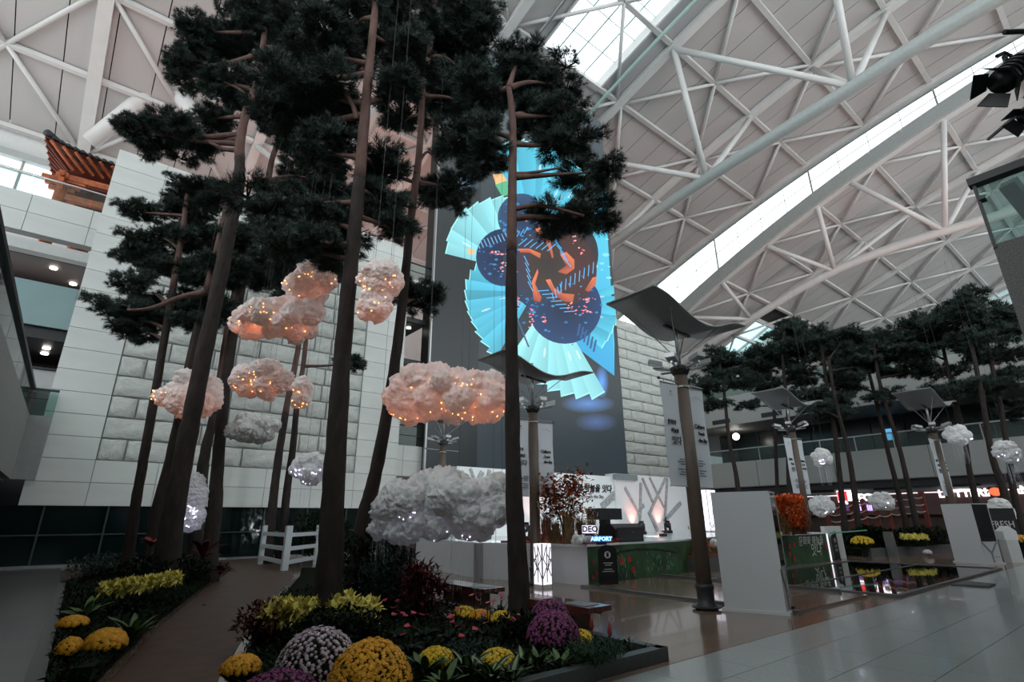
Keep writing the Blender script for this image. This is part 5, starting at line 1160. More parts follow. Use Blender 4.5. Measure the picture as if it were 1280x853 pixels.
for i, (u, v, s) in enumerate(((500, 800, 1), (530, 800, 1), (560, 805, 1.1), (595, 800, 1), (640, 800, 1), (610, 785, 1), (570, 790, 1), (520, 775, 1.1), (545, 775, 1), (490, 780, 1), (625, 770, .9), (600, 770, .9), (510, 820, 1), (580, 820, 1), (745, 815, .8), (765, 825, .8), (725, 825, .8), (755, 808, .7))):
    t = leafy('anthurium', ('%s anthurium %s' % ('pink flowered' if i < 14 else 'flowerless dark', ('behind the golden mound', 'between the golden mound and the red shrub', 'behind the left small golden flower', 'in the middle of the bed', 'beside the pine before the screen', 'in front of the yellow back row', 'behind the middle of the bed', 'under the red shrub', 'right of the red shrub', 'left of the red shrub', 'touching the pine before the screen from the left', 'between the yellow flowers of the back row', 'just right of the golden mound', 'between the two small golden flowers', 'beside the first red spike', 'beside the kerb corner spike', 'below the bright yellow mum', 'behind the red spikes at the kerb')[i])), onbed(u, v), LF_bl, 9, 80+i, s, 'anthuriums of the front bed')
    if i < 14:
        q = random.Random(i)
        for k in range(4):
            p = V3(onbed(u, v))+V3((q.uniform(-.15, .15), q.uniform(-.15, .15), q.uniform(.2, .34)))
            MB().tube([V3(onbed(u, v)), p], .005, 4).build('flower_stem', M_leaf, t)
            fb = MB(); f = .05; a = q.uniform(0, 6.28); ax = V3((math.cos(a), math.sin(a), .3)).normalized(); ay = ax.cross(V3((0, 0, 1))).normalized(); fb.prism([p-ax*f*.6, p+ay*f*.8-ax*f*.2, p+ay*f*.5+ax*f*.6, p+ax*f*1.3, p-ay*f*.5+ax*f*.6, p-ay*f*.8-ax*f*.2], (0, 0, .006)); fb.build('flower', mat('anthurium_pink', (.48, .06, .09), .3), t)
for i, (u, v) in enumerate(((741, 812), (764, 822))):
    p = V3(onbed(u, v)); t = thing('ginger_flower', ('upright dark red spike flower beside the yellow mum', 'upright dark red spike flower near the kerb corner')[i], 'flower', p, 0, 'red spike flowers'); MB().tube([p, p+V3((0, 0, .22))], .007, 5).build('stem', M_leaf, t); MB().lathe(p+V3((0, 0, .2)), [(.01, 0), (.028, .04), (.02, .1), (.004, .16)], 8).build('spike', M_scar, t, True)
# dark shrubs
def shrub(label, base, r, h, m, n, L, W, seed, name='shrub', group=None):
    t = thing(name, label, 'shrub', base, 0, group); x, y, z = base
    for k in range(4): MB().tube([(x, y, z-.05), (x+r*.5*math.cos(k*1.6), y+r*.5*math.sin(k*1.6), z+h*.7)], [.02, .008], 5).build('stem', M_bark, t)
    def fn(q):
        while True:
            a = V3((q.uniform(-1, 1), q.uniform(-1, 1), q.uniform(-1, 1)))
            if a.length < 1: break
        return (x+a.x*r, y+a.y*r, z+h*.52+a.z*h*.48)
    leaf_stuff(n, fn, L, W, seed).build('foliage', m, t, kind='stuff'); return t
shrub('feathery dark green shrub behind the centre trunk', onbed(485, 768), .55, .95, M_leafb, 2200, .13, .016, 1); shrub('dark red cordyline shrub beside the feathery shrub', onbed(526, 776), .36, .8, M_red, 520, .2, .026, 2, 'cordyline'); leafy('cordyline', 'scarlet topped cordyline behind the red shrub', (onbed(518, 775)[0], onbed(518, 775)[1], .75), LF_sc, 12, 7, .8, cat='shrub')
shrub('dark bush between the two centre trunks', onbed(468, 752), .8, 1.3, M_leafd, 1500, .14, .03, 3); shrub('dark leafy bush left of the white fence', onbed(200, 735), 1.0, .7, M_leafd, 1400, .15, .03, 4)
leafy('cordyline', 'red leaved cordyline in the left bed', (onbed(178, 735)[0], onbed(178, 735)[1], .5), LF_sc, 18, 8, 1.7, 'red plants of the left bed', 2, .5, 'shrub'); leafy('cordyline', 'bronze leaved cordyline at the path end of the left bed', (onbed(248, 728)[0], onbed(248, 728)[1], .15), LF_rd, 22, 9, 2.1, 'red plants of the left bed', 2, .5, 'shrub'); leafy('cordyline', 'bronze cordyline beside the hedge end', (onbed(272, 722)[0], onbed(272, 722)[1], .1), LF_rd, 18, 10, 1.8, 'red plants of the left bed', 1, .3, 'shrub')
shrub('leafy dark bush behind the white fence', (8.2, 22.6, 0), 1.3, 2.0, M_leafd, 1600, .2, .05, 5); shrub('dark red foliage under the left yellow blooms', onbed(322, 808), .3, .5, M_red, 420, .1, .02, 6); shrub('dark fern mass at the far end of the left bed', onbed(135, 722), 1.0, .55, M_leafb, 1300, .22, .022, 7)
shrub('dark undergrowth beside the big purple flowers', onbed(650, 800), .35, .3, M_leafd, 600, .09, .02, 8); shrub('dark undergrowth with small white flecks in the middle of the bed', onbed(590, 830), .35, .2, M_leafb, 700, .06, .015, 9); shrub('dark undergrowth below the lilac mound', onbed(420, 815), .55, .45, M_leafd, 1200, .10, .025, 10); shrub('low fern at the kerb corner', onbed(745, 832), .32, .22, M_leaf, 900, .09, .008, 11)
def inpoly(x, y, P):
    c = False; n = len(P)
    for i in range(n):
        (x0, y0), (x1, y1) = P[i], P[i-1]
        if (y0 > y) != (y1 > y) and x < (x1-x0)*(y-y0)/(y1-y0)+x0: c = not c
    return c
def ongrass(r, P, y0, y1):
    while True:
        x, y = r.uniform(0, 9), r.uniform(y0, y1)
        if inpoly(x, y, P): return (x, y, r.uniform(.04, .14))
o = leaf_stuff(16000, lambda r: ongrass(r, bedR, 4.4, 13), .11, .014, 50).build('ground_cover', M_leafd, bed1, kind='stuff'); o = leaf_stuff(9000, lambda r: ongrass(r, bedL, 7, 22), .12, .016, 51).build('ground_cover', M_leafd, bed2, kind='stuff')
# ------------------------------------------------------------------ white garden fence
fp = [G(329, 704), G(356, 713), G(388, 704)]; ft = thing('garden_fence', 'low white wooden fence with three rails beside the path', 'fence', (6.4, 21, 0))
M_fen = mat('fence_white', (.50, .53, .55), .5)
fz = lambda u, v, d: H(u, v, d)
P0, P1, P2 = V3((6.55, 23.0, 0)), V3((6.35, 20.2, 0)), V3((7.35, 20.6, 0))
P0 = G(325, 706); P1 = G(355, 714); P2 = G(394, 706)
for p, w in ((P0, .16), (P1, .2), (P2, .16)): MB().box((p.x-w/2, p.y-w/2, 0), (p.x+w/2, p.y+w/2, at(340, 652 if p is P0 else 655, 'X', p.x).z if False else 1.42)).build('post', M_fen, ft)
for a, c in ((P0, P1), (P1, P2)):
    for z in (.25, .68, 1.12): MB().beam(a+V3((0, 0, z)), c+V3((0, 0, z)), .07, .13).build('rail', M_fen, ft)
# ------------------------------------------------------------------ maple, grasses, rock and signs in the stage planter
rp = random.Random(21)
MB().prism([(x, y, SH) for x, y in ((10.45, 9.98), (12.2, 10.35), (12.4, 12.6), (10.0, 12.9), (10.42, 11.1))], (0, 0, .05)).build('planter_mulch', mat('red_mulch', (.20, .035, .025), .9, var=.6, vscale=25, bump=.6, bscale=30), st)
leaf_stuff(1500, lambda r: (lambda a, c: (10.5+1.7*a, 10.15+2.4*c, SH+.05+.13*r.random()*math.sin(3.1*min(1, a+.05))))(r.random(), r.random()), .09, .03, 95).build('leaf_litter', mat('red_leaf_litter', (.30, .03, .018), .8, var=.5, vscale=14), st, kind='stuff')
def maple(label, base, h, r):
    t = thing('maple_tree', label, 'tree', base, 0); b0 = V3(base); tips = []
    for k in range(7):
        a = k*.9; e = b0+V3((r*.6*math.cos(a), r*.6*math.sin(a), h*(.55+.06*k))); MB().tube(spline([b0+V3((.03*math.cos(a), .03*math.sin(a), -.03)), b0+V3((r*.16*math.cos(a), r*.16*math.sin(a), h*.35)), e], 4), taper(9, .03, .008), 6).build('branch', M_bark, t); tips.append(e)
    ms_ = [mat('rust_leaf', (.22, .055, .022), .6, var=.4, vscale=4), mat('crimson_leaf', (.24, .018, .02), .6, var=.3), mat('orange_leaf', (.40, .13, .03), .6, var=.3)]
    for j, m in enumerate(ms_):
        def fn(q):
            e = q.choice(tips); return (e.x+q.gauss(0, r*.34), e.y+q.gauss(0, r*.34), e.z+q.gauss(0, h*.15))
        leaf_stuff(420, fn, .12, .045, 70+j).build('leaves', m, t, kind='stuff')
    return t
p = G(706, 680, SH+.05); mp = H(706, 668, hd(p)+.6); maple('small maple tree with rust red leaves on the stage planter', (mp.x, mp.y, SH+.05), 1.55, .62)
def grass(label, base, h, r, m, n, seed, group='dry grass tufts'):
    q = random.Random(seed); t = thing('grass_tuft', label, 'grass', base, 0, group); b = MB(); b0 = V3(base)
    for k in range(n):
        a = q.uniform(0, 6.283); s = b0+V3((q.gauss(0, r*.2), q.gauss(0, r*.2), 0)); l = h*q.uniform(.6, 1.1); e = r*q.uniform(.3, 1.1); d = V3((math.cos(a), math.sin(a), 0)); sd = V3((-d.y, d.x, 0))*.008
        m1, m2 = s+d*e*.4+V3((0, 0, l*.7)), s+d*e+V3((0, 0, l*q.uniform(.8, 1)))
        b.add([s-sd, s+sd, m1+sd, m1-sd, m2], [(0, 1, 2, 3), (3, 2, 4)])
    b.build('blades', m, t, kind='stuff'); 
    pl = MB()
    for k in range(6):
        a = k*1.05+q.random(); e = b0+V3((r*.7*math.cos(a), r*.7*math.sin(a), h*q.uniform(.85, 1.15))); pl.tube([e, e+V3((.03*math.cos(a), .03*math.sin(a), .12))], [.02, .008], 5)
    pl.build('plumes', mat('pale_plume', (.34, .28, .17), .9), t, kind='stuff'); return t
M_dry = mat('dry_grass', (.20, .13, .05), .8, var=.4, vscale=6); M_rust = mat('rust_grass', (.17, .06, .03), .8, var=.4, vscale=6)
for i, (u, v, h, r, m, lab) in enumerate(((688, 680, .8, .25, M_rust, 'rust brown grass tuft left of the maple'), (718, 680, .85, .3, M_dry, 'golden dry grass tuft right of the maple'), (731, 677, .7, .25, M_dry, 'dry grass tuft behind the white rock'), (744, 674, .75, .3, M_dry, 'arching dry grass before the black speaker'), (700, 679, .6, .22, M_dry, 'short dry grass under the maple'))):
    p = G(u, v, SH+.05); grass(lab, (p.x, p.y+.15, SH+.05), h, r, m, 170, i)
b = MB(); p = G(731, 680, SH+.05); q = random.Random(4)
for k in range(16): b.ball((p.x+q.uniform(-.26, .26), p.y+.1+q.uniform(-.1, .1), SH+.08+q.uniform(0, .12)), q.uniform(.06, .10), 8, 6)
t = thing('white_rock', 'lumpy white rock on the red mulch', 'rock', (p.x, p.y+.1, SH+.05)); b.build('rock_body', M_cot, t, True)
p = G(748, 678, SH+.05); t = thing('tree_stump', 'short white stump behind the blue sign', 'stump', (p.x+.1, p.y+.45, SH+.05)); MB().lathe((p.x+.1, p.y+.45, SH+.05), [(.13, 0), (.12, .33), (.10, .36)], 14).build('stump_body', M_white, t, True); MB().lathe((p.x+.1, p.y+.45, SH+.41), [(.09, 0), (.085, .005)], 14).build('cut_face', M_offw, t)
def sign_box(name, label, u0, v0, u1, v1, d, txt, m, mt, sz):
    a, c = H(u0, v1, d), H(u1, v0, d); x = RT.copy(); x.z = 0; x.normalize(); w = (c-a).dot(x); h = c.z-a.z; o = V3((a.x, a.y, max(a.z, SH+.06)))
    t = thing(name, label, 'sign', o, 0); MB().obox(o+x*w/2+V3((0, 0, h/2)), x*w/2, V3((0, 0, h/2)), FH*.04).build('panel', m, t)
    n = -FH; text_mesh(txt, sz, mt, 'lettering', t, o+x*w/2+V3((0, 0, h/2))+n*.046, x, (0, 0, 1), bold=.006); MB().obox(o+x*w/2+V3((0, 0, -.03)), x*w*.3, V3((0, 0, .03)), FH*.02).build('foot', M_dark, t); return t
dd = hd(G(740, 681, SH+.05))
sign_box('lit_sign', 'white lit sign with black capitals behind the white rock', 728, 657, 744, 667, dd+.5, 'IDEO', mat('lit_white_sign', (.9, .85, .95), emit=.8, ecol=(.9, .85, 1)), M_ink, .19)
sign_box('lit_sign', 'blue lit sign reading AIRPORT at the planter edge', 741, 670, 762, 678, dd+.1, 'AIRPORT', mat('blue_sign_back', (.02, .06, .35), .4, emit=.3, ecol=(.02, .1, .6)), mat('cyan_letter_light', (.3, .7, 1), emit=1.6, ecol=(.35, .75, 1)), .125)
# black no-entry boards
def no_entry(label, base, rot, w=.5, h=.95):
    t = thing('notice_board', label, 'sign', base, rot, 'black notice boards'); n = 12
    pts = [(-w/2, 0, .02), (w/2, 0, .02)]+[(w/2*math.cos(math.pi*k/n), 0, h-w*.28+w*.28*math.sin(math.pi*k/n)) for k in range(n+1)]
    MB().prism(pts, (0, .03, 0)).build('board', M_black, t, local=True); MB().box((-w/2, -.02, 0), (w/2, .14, .03)).build('foot', M_black, t, local=True)
    c = V3((0, -.004, h*.76)); b = MB(); b.prism([c+V3((w*.17*math.cos(k*.524), 0, w*.17*math.sin(k*.524))) for k in range(12)], (0, .003, 0)); b.build('white_disc', M_white, t, local=True)
    b = MB(); b.box((-.03, -.008, c.z-.05), (.03, -.005, c.z+.02))
    for k in range(4): b.box((-.03+.016*k, -.008, c.z+.02), (-.018+.016*k, -.005, c.z+.055))
    b.build('hand_mark', M_black, t, local=True)
    for k, ww in enumerate((.5, .34, 0, .42, .62)):
        if ww: MB().box((-w*ww/2, -.004, h*(.55-.05*k)), (w*ww/2, -.001, h*(.55-.05*k)+.018)).build('text_line', M_offw, t, local=True)
    return t
p = G(757, 733); no_entry('black rounded no entry board against the green stage front', (p.x, p.y-.12, 0), math.radians(-25))
# second stage front planter behind the near lamp post
p = G(880, 712); t = thing('low_planter', 'low grey planter with orange stems and a white ball behind the near lamp', 'planter', (16.6, 10.2, 0)); MB().box((15.4, 9.9, 0), (19.0, 10.7, .42)).build('planter_box', M_rim, t); MB().box((15.45, 9.95, .42), (18.95, 10.65, .46)).build('mulch', MATS['red_mulch'], t)
leaf_stuff(260, lambda r: (r.uniform(15.6, 18.8), r.uniform(10, 10.6), r.uniform(.45, .6)), .5, .012, 90).build('orange_stems', mat('orange_stem', (.42, .10, .03), .7), t, kind='stuff'); MB().ball((16.9, 10.25, .78), .16, 12, 8).build('white_ball', M_white, t, True)
for i, x in enumerate((16.2, 17.6)): grass('dry grass standing in the low planter, %s' % ('left tuft', 'right tuft')[i], (x, 10.4, .46), .85, .35, M_dry, 130, 20+i)
# green box with white brush writing, orange plants on top
t = thing('green_box', 'green painted planter box with white Korean brush writing and poppies', 'planter', (21.5, 9.6, 0)); MB().box((19.7, 9.3, 0), (23.4, 11.0, .98)).build('box_body', M_green, t); MB().box((19.65, 9.25, .98), (23.45, 11.05, 1.03)).build('top_edge', M_white, t); MB().box((23.38, 9.28, 0), (23.46, 9.38, 1.0)).build('lit_corner', M_lan, t)
text_mesh('문화와 하늘을', .36, M_offw, 'lettering', t, (21.9, 9.28, .74), (1, 0, 0), (0, 0, 1), shear=.2); text_mesh('잇다', .50, M_offw, 'lettering', t, (22.2, 9.28, .42), (1, 0, 0), (0, 0, 1), shear=.2)
for k, (x, z) in enumerate(((20.1, .62), (20.5, .66), (20.05, .38), (23.2, .5), (20.35, .2))):
    b = MB(); flat_disc(b, V3((x, 9.285, z)), .11, 8, V3((1, 0, 0))); b.build('painted_poppy', M_poppy, t)
p = H(985, 628, 19.6); tt = thing('orange_bush', 'bright orange curly bush on the green box', 'bush', (p.x, p.y, 1.03)); leaf_stuff(3600, lambda r: (p.x+r.uniform(-.42, .42), p.y+r.uniform(-.4, .4), 1.25+1.0*r.random()), .22, .03, 91).build('curly_foliage', mat('bright_orange_leaf', (.68, .14, .025), .7, var=.35, vscale=5), tt, kind='stuff'); MB().tube([(p.x, p.y, 1.0), (p.x, p.y, 2.0)], .05, 6).build('stem', M_bark, tt)
for i, (u, m, lab) in enumerate(((976, M_dry, 'pale plumed grass left of the orange bush'), (992, M_dry, 'plumed grass below the orange bush'), (1004, M_rust, 'rust grass in the middle of the green box'), (1014, M_rust, 'rust grass at the right end of the green box'))):
    q_ = H(u, 655, 19.2); grass(lab, (q_.x, q_.y+.3, 1.03), .8, .35, m, 150, 30+i)
t = thing('white_board', 'tall white panel with key emblem beside the green box', 'panel', (24.3, 9.5, 0)); MB().box((23.6, 9.4, 0), (25.2, 9.55, 1.25)).build('panel', M_offw, t); b = MB(); b.tube([(24.45, 9.38, .25), (24.45, 9.38, .85)], .03, 6); b.ball((24.45, 9.38, .95), .11, 10, 6, 0, (1, .2, 1)); b.build('key_emblem', M_dark, t, True); MB().tube([(23.5, 9.2, 1.0), (26.5, 8.9, 1.06)], .03, 6).build('glass_rail_edge', mat('green_glass_edge', (.12, .42, .32), .3), t)
no_entry('black rounded no entry board on the white panel', (24.05, 9.28, 0), 0, .5, .95)
# ------------------------------------------------------------------ far garden, red posts with ropes, shop signs
M_redp = mat('red_painted_post', (.16, .022, .016), .6); M_rope = mat('cream_rope', (.40, .34, .26), .9)
posts = []
for i in range(9):
    u = 1040+i*15.5; p = H(u, 668, 31-.15*i); h = 2.25+.07*i
    t = thing('rope_post', 'red wooden rope post, %s from the left in the far garden row' % 'first second third fourth fifth sixth seventh eighth last'.split()[i], 'post', (p.x, p.y, 0), 0, 'red rope posts'); MB().box((p.x-.09, p.y-.09, 0), (p.x+.09, p.y+.09, h)).build('shaft', M_redp, t); MB().box((p.x-.12, p.y-.12, h), (p.x+.12, p.y+.12, h+.07)).build('cap', M_redp, t); posts.append((p, h))
for z, lab in ((2.12, 'top cream rope slung along the red posts'), (1.75, 'middle cream rope slung along the red posts'), (1.4, 'lowest cream rope slung along the red posts')):
    pts = []
    for i_, ((a, _), (c, _)) in enumerate(zip(posts[:-1], posts[1:])):
        for k in range(5): f = k/5; q_ = a.lerp(c, f); pts.append(V3((q_.x-.15, q_.y-.15, z+.07*(i_+f)-.4*f*(1-f))))
    t = thing('rope', lab, 'rope', (pts[0].x, pts[0].y, z)); MB().tube(pts, .035, 5).build('rope_line', M_rope, t, True)
def sign(label, u, v, txt, size, m, x=42.6, panel=None):
    p = at(u, v, 'X', x); t = thing('shop_sign', label, 'sign', p, 0, 'shop signs')
    text_mesh(txt, size, m, 'lettering', t, p, (0, -1, 0), (0, 0, 1), bold=.02)
    if panel: MB().box((x+.04, p.y-panel[0]/2, p.z-panel[1]/2), (x+.09, p.y+panel[0]/2, p.z+panel[1]/2)).build('panel', panel[2], t)
    return t
M_sw = mat('white_sign_light', (1, 1, 1), emit=2.2, ecol=(1, .96, 1)); M_sv = mat('violet_sign_light', (.7, .5, 1), emit=1.2, ecol=(.72, .5, 1)); M_sr = mat('red_sign_light', (1, .05, .05), emit=1., ecol=(.9, .04, .06))
sign('white lit KFC sign over the food counter', 1076, 623, 'KFC', .7, M_sw); 
t = sign('violet lit menu strip below the KFC sign', 1080, 634, '||||| |||', .42, M_sv, panel=(3.2, .5, mat('violet_panel', (.08, .03, .12), emit=.15, ecol=(.4, .2, .6))))
p = at(1056, 622, 'X', 42.6); t = thing('logo_box', 'small red and white lit logo left of the KFC sign', 'sign', p); MB().box((42.55, p.y-.45, p.z-.45), (42.65, p.y+.45, p.z+.45)).build('white_panel', M_sw, t); MB().box((42.5, p.y-.2, p.z-.25), (42.56, p.y+.42, p.z+.4)).build('red_panel', M_sr, t)
sign('white lit shop name behind the right kiosk', 1208, 617, 'LOTTERIA', .62, M_sw); sign('white lit letters cut off by the right edge', 1276, 613, 'AN', .62, M_sw)
p = at(1244, 615, 'X', 42.5); t = thing('logo_box', 'glowing red logo right of the shop name', 'sign', p); MB().ball(p, .3, 10, 6, 0, (.2, 1, .8)).build('glow_body', mat('red_glow', (1, .1, .03), emit=1.6, ecol=(1, .10, .04)), t, True); MB().box((p.x+.05, p.y-.3, p.z-.3), (p.x+.1, p.y+.3, p.z+.3)).build('back_plate', M_dark, t)
p = H(1252, 656, 21.5); t = thing('shop_board', 'black board with the white letters FRESH by the right kiosk', 'sign', (p.x, p.y, 0)); x = RT.copy(); x.z = 0; x.normalize(); MB().obox(V3((p.x, p.y, p.z)), x*.6, V3((0, 0, .6)), FH*.04).build('board', M_black, t); MB().obox(V3((p.x, p.y, p.z/2-.3)), x*.08, V3((0, 0, p.z/2-.3)), FH*.04).build('stand', M_black, t); text_mesh('FRESH', .34, M_offw, 'lettering', t, V3((p.x, p.y, p.z-.0))-FH*.05, x, (0, 0, 1))
p = H(1263, 668, 20.5); t = thing('mail_box', 'small white house shaped box on a stand by the right kiosk', 'box', (p.x, p.y, 0)); zc = p.z; MB().prism([V3((p.x, p.y, zc))+x*a+V3((0, 0, c)) for a, c in ((-.25, -.2), (.25, -.2), (.25, .1), (0, .28), (-.25, .1))], FH*.35).build('house_body', M_white, t); MB().obox(V3((p.x, p.y, (zc-.2)/2))+FH*.17, x*.22, V3((0, 0, (zc-.2)/2)), FH*.16).build('stand', M_offw, t)
gb = thing('planting_bed', 'raised dark planting bed of the far garden on the right', 'flower bed', (33, 10, 0)); MB().prism([(27, 9.2, 0), (40.5, 6.5, 0), (41, 20, 0), (27.5, 19, 0)], (0, 0, .28)).build('soil', M_soil, gb); MB().beam((27, 9.15, .16), (40.5, 6.45, .16), .16, .32).build('kerb', M_rim, gb)
for i, (u, v, w, h, lab) in enumerate(((1100, 672, .9, 1.3, 'dark bush under the wide cloud in the far garden'), (1130, 668, .9, 1.2, 'dark bush below the red posts on the right'), (1070, 676, .8, 1.0, 'dark bush behind the white panel'), (1160, 672, .9, 1.4, 'dark bush beside the right kiosk'), (1040, 672, .7, .8, 'dark bush below the small lamp'), (1085, 660, .8, 1.5, 'tall dark bush in the middle of the far garden'))):
    p = H(u, v, 26.5); shrub(lab, (p.x, p.y, .25), w, h*.62, M_leafd, 700, .22, .05, 120+i)
for i, (u, v, r, m, lab) in enumerate(((1078, 674, .42, M_brt, 'yellow chrysanthemum beside the white panel'), (1256, 668, .35, M_gold, 'golden flowers left of the house shaped box'), (1275, 672, .35, M_gold, 'golden flowers at the right edge'), (1160, 688, .14, M_lil, 'small white flowers at the far garden kerb'))):
    p = H(u, v+5, 24 if i < 1 or i == 3 else 21.); mum(lab, (p.x, p.y, .1), r, r*.6, m, 90, 60+i, .06, stem=max(.05, p.z-.1))
tall_mums('long row of pale yellow blooms in the far garden', [(1128+i*4.2, 671+(i % 2)) for i in range(8)], 25, .28, .16, seed=70)
p = H(1115, 686, 24.5); t = thing('marker_post', 'short grey stone post at the far garden kerb', 'post', (p.x, p.y, 0)); MB().prism([(p.x-.22, p.y-.15, 0), (p.x+.22, p.y-.15, 0), (p.x+.16, p.y-.12, .95), (p.x-.16, p.y-.12, .95)], (0, .3, 0)).build('post_body', M_rim, t); MB().box((p.x-.15, p.y-.13, .95), (p.x+.15, p.y+.17, .98)).build('post_top', M_rim, t)
# blue lit notice on the dark glass and small ceiling lamp upstairs
p = at(1113, 543, 'X', 46.8); t = thing('info_screen', 'small bright blue screen on the dark upper floor glass', 'screen', p); MB().box((46.86, p.y-.32, p.z-.42), (46.9, p.y+.32, p.z+.42)).build('display', mat('blue_display', (.1, .4, .7), emit=.8, ecol=(.12, .45, .8)), t); MB().box((46.84, p.y-.36, p.z-.47), (46.88, p.y+.36, p.z-.42)).build('bezel', M_dark, t)
p = at(920, 546, 'X', 44.0); t = thing('ceiling_lamp', 'single bright ceiling lamp under the upper floor', 'lamp', p); MB().ball(p, .3, 10, 6).build('globe', M_lamp, t, True); MB().tube([p, (p.x, p.y, 8.95)], .03, 6).build('rod', M_dark, t)
# ------------------------------------------------------------------ theatre spotlights at the upper right
def spot(label, c, ax, s):
    """barrel along ax (opening side)"""
    t = thing('theatre_spotlight', label, 'spotlight', c, 0, 'black theatre spotlights'); c = V3(c); ax = V3(ax).normalized(); a = ax.orthogonal().normalized(); b_ = ax.cross(a)
    MB().tube([c-ax*.32*s, c-ax*.26*s, c+ax*.2*s, c+ax*.22*s], [.10*s, .15*s, .16*s, .165*s], 14).build('barrel', M_black, t, True)
    for k in range(5): e = c-ax*(.22-.09*k)*s; MB().tube([e, e+ax*.03*s], .172*s, 14).build('cooling_rib', M_black, t)
    for k in range(4):
        e = 1.5708*k+.5; d = a*math.cos(e)+b_*math.sin(e); sd = ax.cross(d)
        p0 = c+ax*.22*s+d*.15*s; P = [p0-sd*.12*s, p0+sd*.12*s, p0+sd*.17*s+ax*.15*s+d*.10*s, p0-sd*.17*s+ax*.15*s+d*.10*s]; MB().prism(P, d*.008).build('barn_door', M_black, t)
    MB().tube([c+V3((0, 0, .1*s)), c+V3((0, 0, .3*s))], .03*s, 8).build('yoke', M_black, t); MB().tube([c+V3((0, 0, .3*s))-RT*.1*s, c+V3((0, 0, .36*s))+RT*.02*s, c+V3((0, 0, .3*s))+RT*.1*s], .025*s, 6).build('clamp', M_black, t)
    return t
spot('black barn door spotlight hanging at the upper right corner', H(1264, 92, 3.9), -RT*.75-UP*.6-FW*.2, .72); spot('black spotlight mostly cut off by the right edge', H(1294, 138, 3.9), -RT*.7-UP*.6, .5)
rg = thing('lighting_bar', 'dark lighting bar carrying the spotlights at the right edge', 'bar', H(1300, 80, 3.9)); MB().tube([H(1258, 46, 3.9)+V3((0, 0, .06)), H(1400, 40, 3.9)+V3((0, 0, .06))], .025, 8).build('bar_tube', M_black, rg); MB().tube([H(1370, 60, 3.9), (9.6, .5, 6.9)], .025, 8).build('bar_bracket', M_black, rg)
# ------------------------------------------------------------------ wooden pavilion on the upper terrace
M_pw = mat('orange_pavilion_wood', (.36, .09, .025), .6, var=.35, vscale=4); M_pd = mat('dark_pavilion_wood', (.10, .022, .012), .7, var=.3, vscale=4); M_rt = mat('black_roof_tile', (.028, .03, .032), .6)
PC = V3((1.15, 38.2, 15.15)); pv = thing('pavilion', 'orange wooden Korean pavilion with black tiled eaves on the upper terrace', 'pavilion', PC, math.radians(-6))
ex, ey, ez = 5.6, 5.0, 5.55
def eave(s, t): return s
def ez_at(x, y): return ez+.75*(abs(x)/ex)**3*(abs(y)/ey)**1.0*1.0
for sx in (-1, 1):
    for sy in (-1, 1):
        MB().lathe((sx*4.5, sy*4.0, 0), [(.3, 0), (.28, 3.9)], 14).build('column', M_pw, pv, True, local=True)
        b = MB(); 
        for k in range(3): b.box((sx*4.5-.55-.2*k, sy*4.0-.12, 3.7+.28*k), (sx*4.5+.55+.2*k, sy*4.0+.12, 3.92+.28*k)); b.box((sx*4.5-.12, sy*4.0-.55-.2*k, 3.7+.28*k), (sx*4.5+.12, sy*4.0+.55+.2*k, 3.92+.28*k))
        b.build('bracket', M_pw, pv, local=True)
for y in (-4, 4): MB().box((-4.5, y-.14, 3.2), (4.5, y+.14, 3.55)).build('tie_beam', M_pw, pv, local=True); MB().box((-4.9, y-.16, 4.4), (4.9, y+.16, 4.75)).build('tie_beam', M_pw, pv, local=True); MB().box((-3.4, y-.05, 4.5), (3.4, y+.05, 4.3)).build('lintel_board', M_pd, pv, local=True)
for x in (-4.5, 4.5): MB().box((x-.14, -4, 3.2), (x+.14, 4, 3.55)).build('tie_beam', M_pw, pv, local=True); MB().box((x-.16, -4.3, 4.4), (x+.16, 4.3, 4.75)).build('tie_beam', M_pw, pv, local=True)
MB().box((-3.3, -2.7, 0), (3.3, 2.7, .35)).build('floor_deck', M_pd, pv, local=True); MB().box((-3.2, 1.5, .3), (3.2, 1.7, 4.3)).build('back_screen', M_pd, pv, local=True)
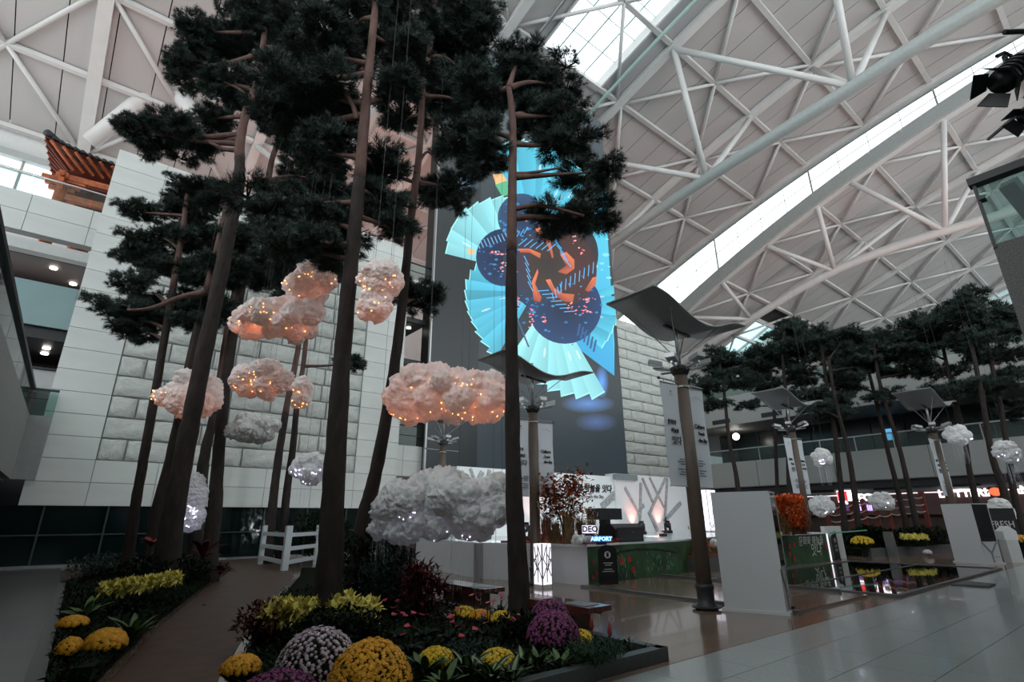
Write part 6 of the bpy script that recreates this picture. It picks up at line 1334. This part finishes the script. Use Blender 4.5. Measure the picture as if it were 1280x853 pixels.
# rafters under the curved eaves and hip roof with tile rolls
for side in range(4):
    n = 20
    for k in range(n):
        f = -1+2*(k+.5)/n
        if side == 0: p, q = (f*4.5, -4.0, 5.15), (f*ex, -ey, ez_at(f*ex, ey)-.12)
        elif side == 1: p, q = (f*4.5, 4.0, 5.15), (f*ex, ey, ez_at(f*ex, ey)-.12)
        elif side == 2: p, q = (-4.5, f*4.0, 5.15), (-ex, f*ey, ez_at(ex, f*ey)-.12)
        else: p, q = (4.5, f*4.0, 5.15), (ex, f*ey, ez_at(ex, f*ey)-.12)
        MB().tube([p, q], .085, 6).build('rafter', M_pw if side < 2 else M_pd, pv, local=True)
b = MB(); N = 16
top = lambda f, s: V3((f*2.2 if s < 2 else (-2.2 if s == 2 else 2.2), 0 if s < 2 else f*.05, 8.0))
for side in range(4):
    vs = []
    for j in range(6):
        for k in range(N+1):
            f = -1+2*k/N
            e = V3((f*ex, -ey, ez_at(f*ex, ey))) if side == 0 else V3((f*ex, ey, ez_at(f*ex, ey))) if side == 1 else V3((-ex, f*ey, ez_at(ex, f*ey))) if side == 2 else V3((ex, f*ey, ez_at(ex, f*ey)))
            t_ = j/5; p = e.lerp(top(f, side), t_); p.z -= .5*math.sin(math.pi*t_); vs.append(p)
    b.add(vs, [(j*(N+1)+k, j*(N+1)+k+1, (j+1)*(N+1)+k+1, (j+1)*(N+1)+k) for j in range(5) for k in range(N)])
    b.add([v+V3((0, 0, -.08)) for v in vs], [((j+1)*(N+1)+k, (j+1)*(N+1)+k+1, j*(N+1)+k+1, j*(N+1)+k) for j in range(5) for k in range(N)], 1)
b.build('roof', [M_rt, M_pd], pv, local=True)
for side in (0, 2):
    n = 34
    for k in range(n+1):
        f = -1+2*k/n; e = V3((f*ex, -ey, ez_at(f*ex, ey)+.03)) if side == 0 else V3((-ex, f*ey, ez_at(ex, f*ey)+.03)); tp = top(f, side)
        pts = []
        for j in range(5): t_ = j/4; p = e.lerp(tp, t_); p.z -= .5*math.sin(math.pi*t_)-.05; pts.append(p)
        MB().tube(pts, .11, 6).build('tile_roll', M_rt, pv, True, local=True)
for sx in (-1, 1): MB().tube(spline([(sx*ex, -ey, ez_at(ex, ey)+.15), (sx*4.2, -3.0, 6.45), (sx*2.2, 0, 8.1)], 5), .2, 8).build('hip_ridge', M_rt, pv, True, local=True)
MB().box((-2.4, -.25, 7.9), (2.4, .25, 8.5)).build('main_ridge', M_rt, pv, local=True)
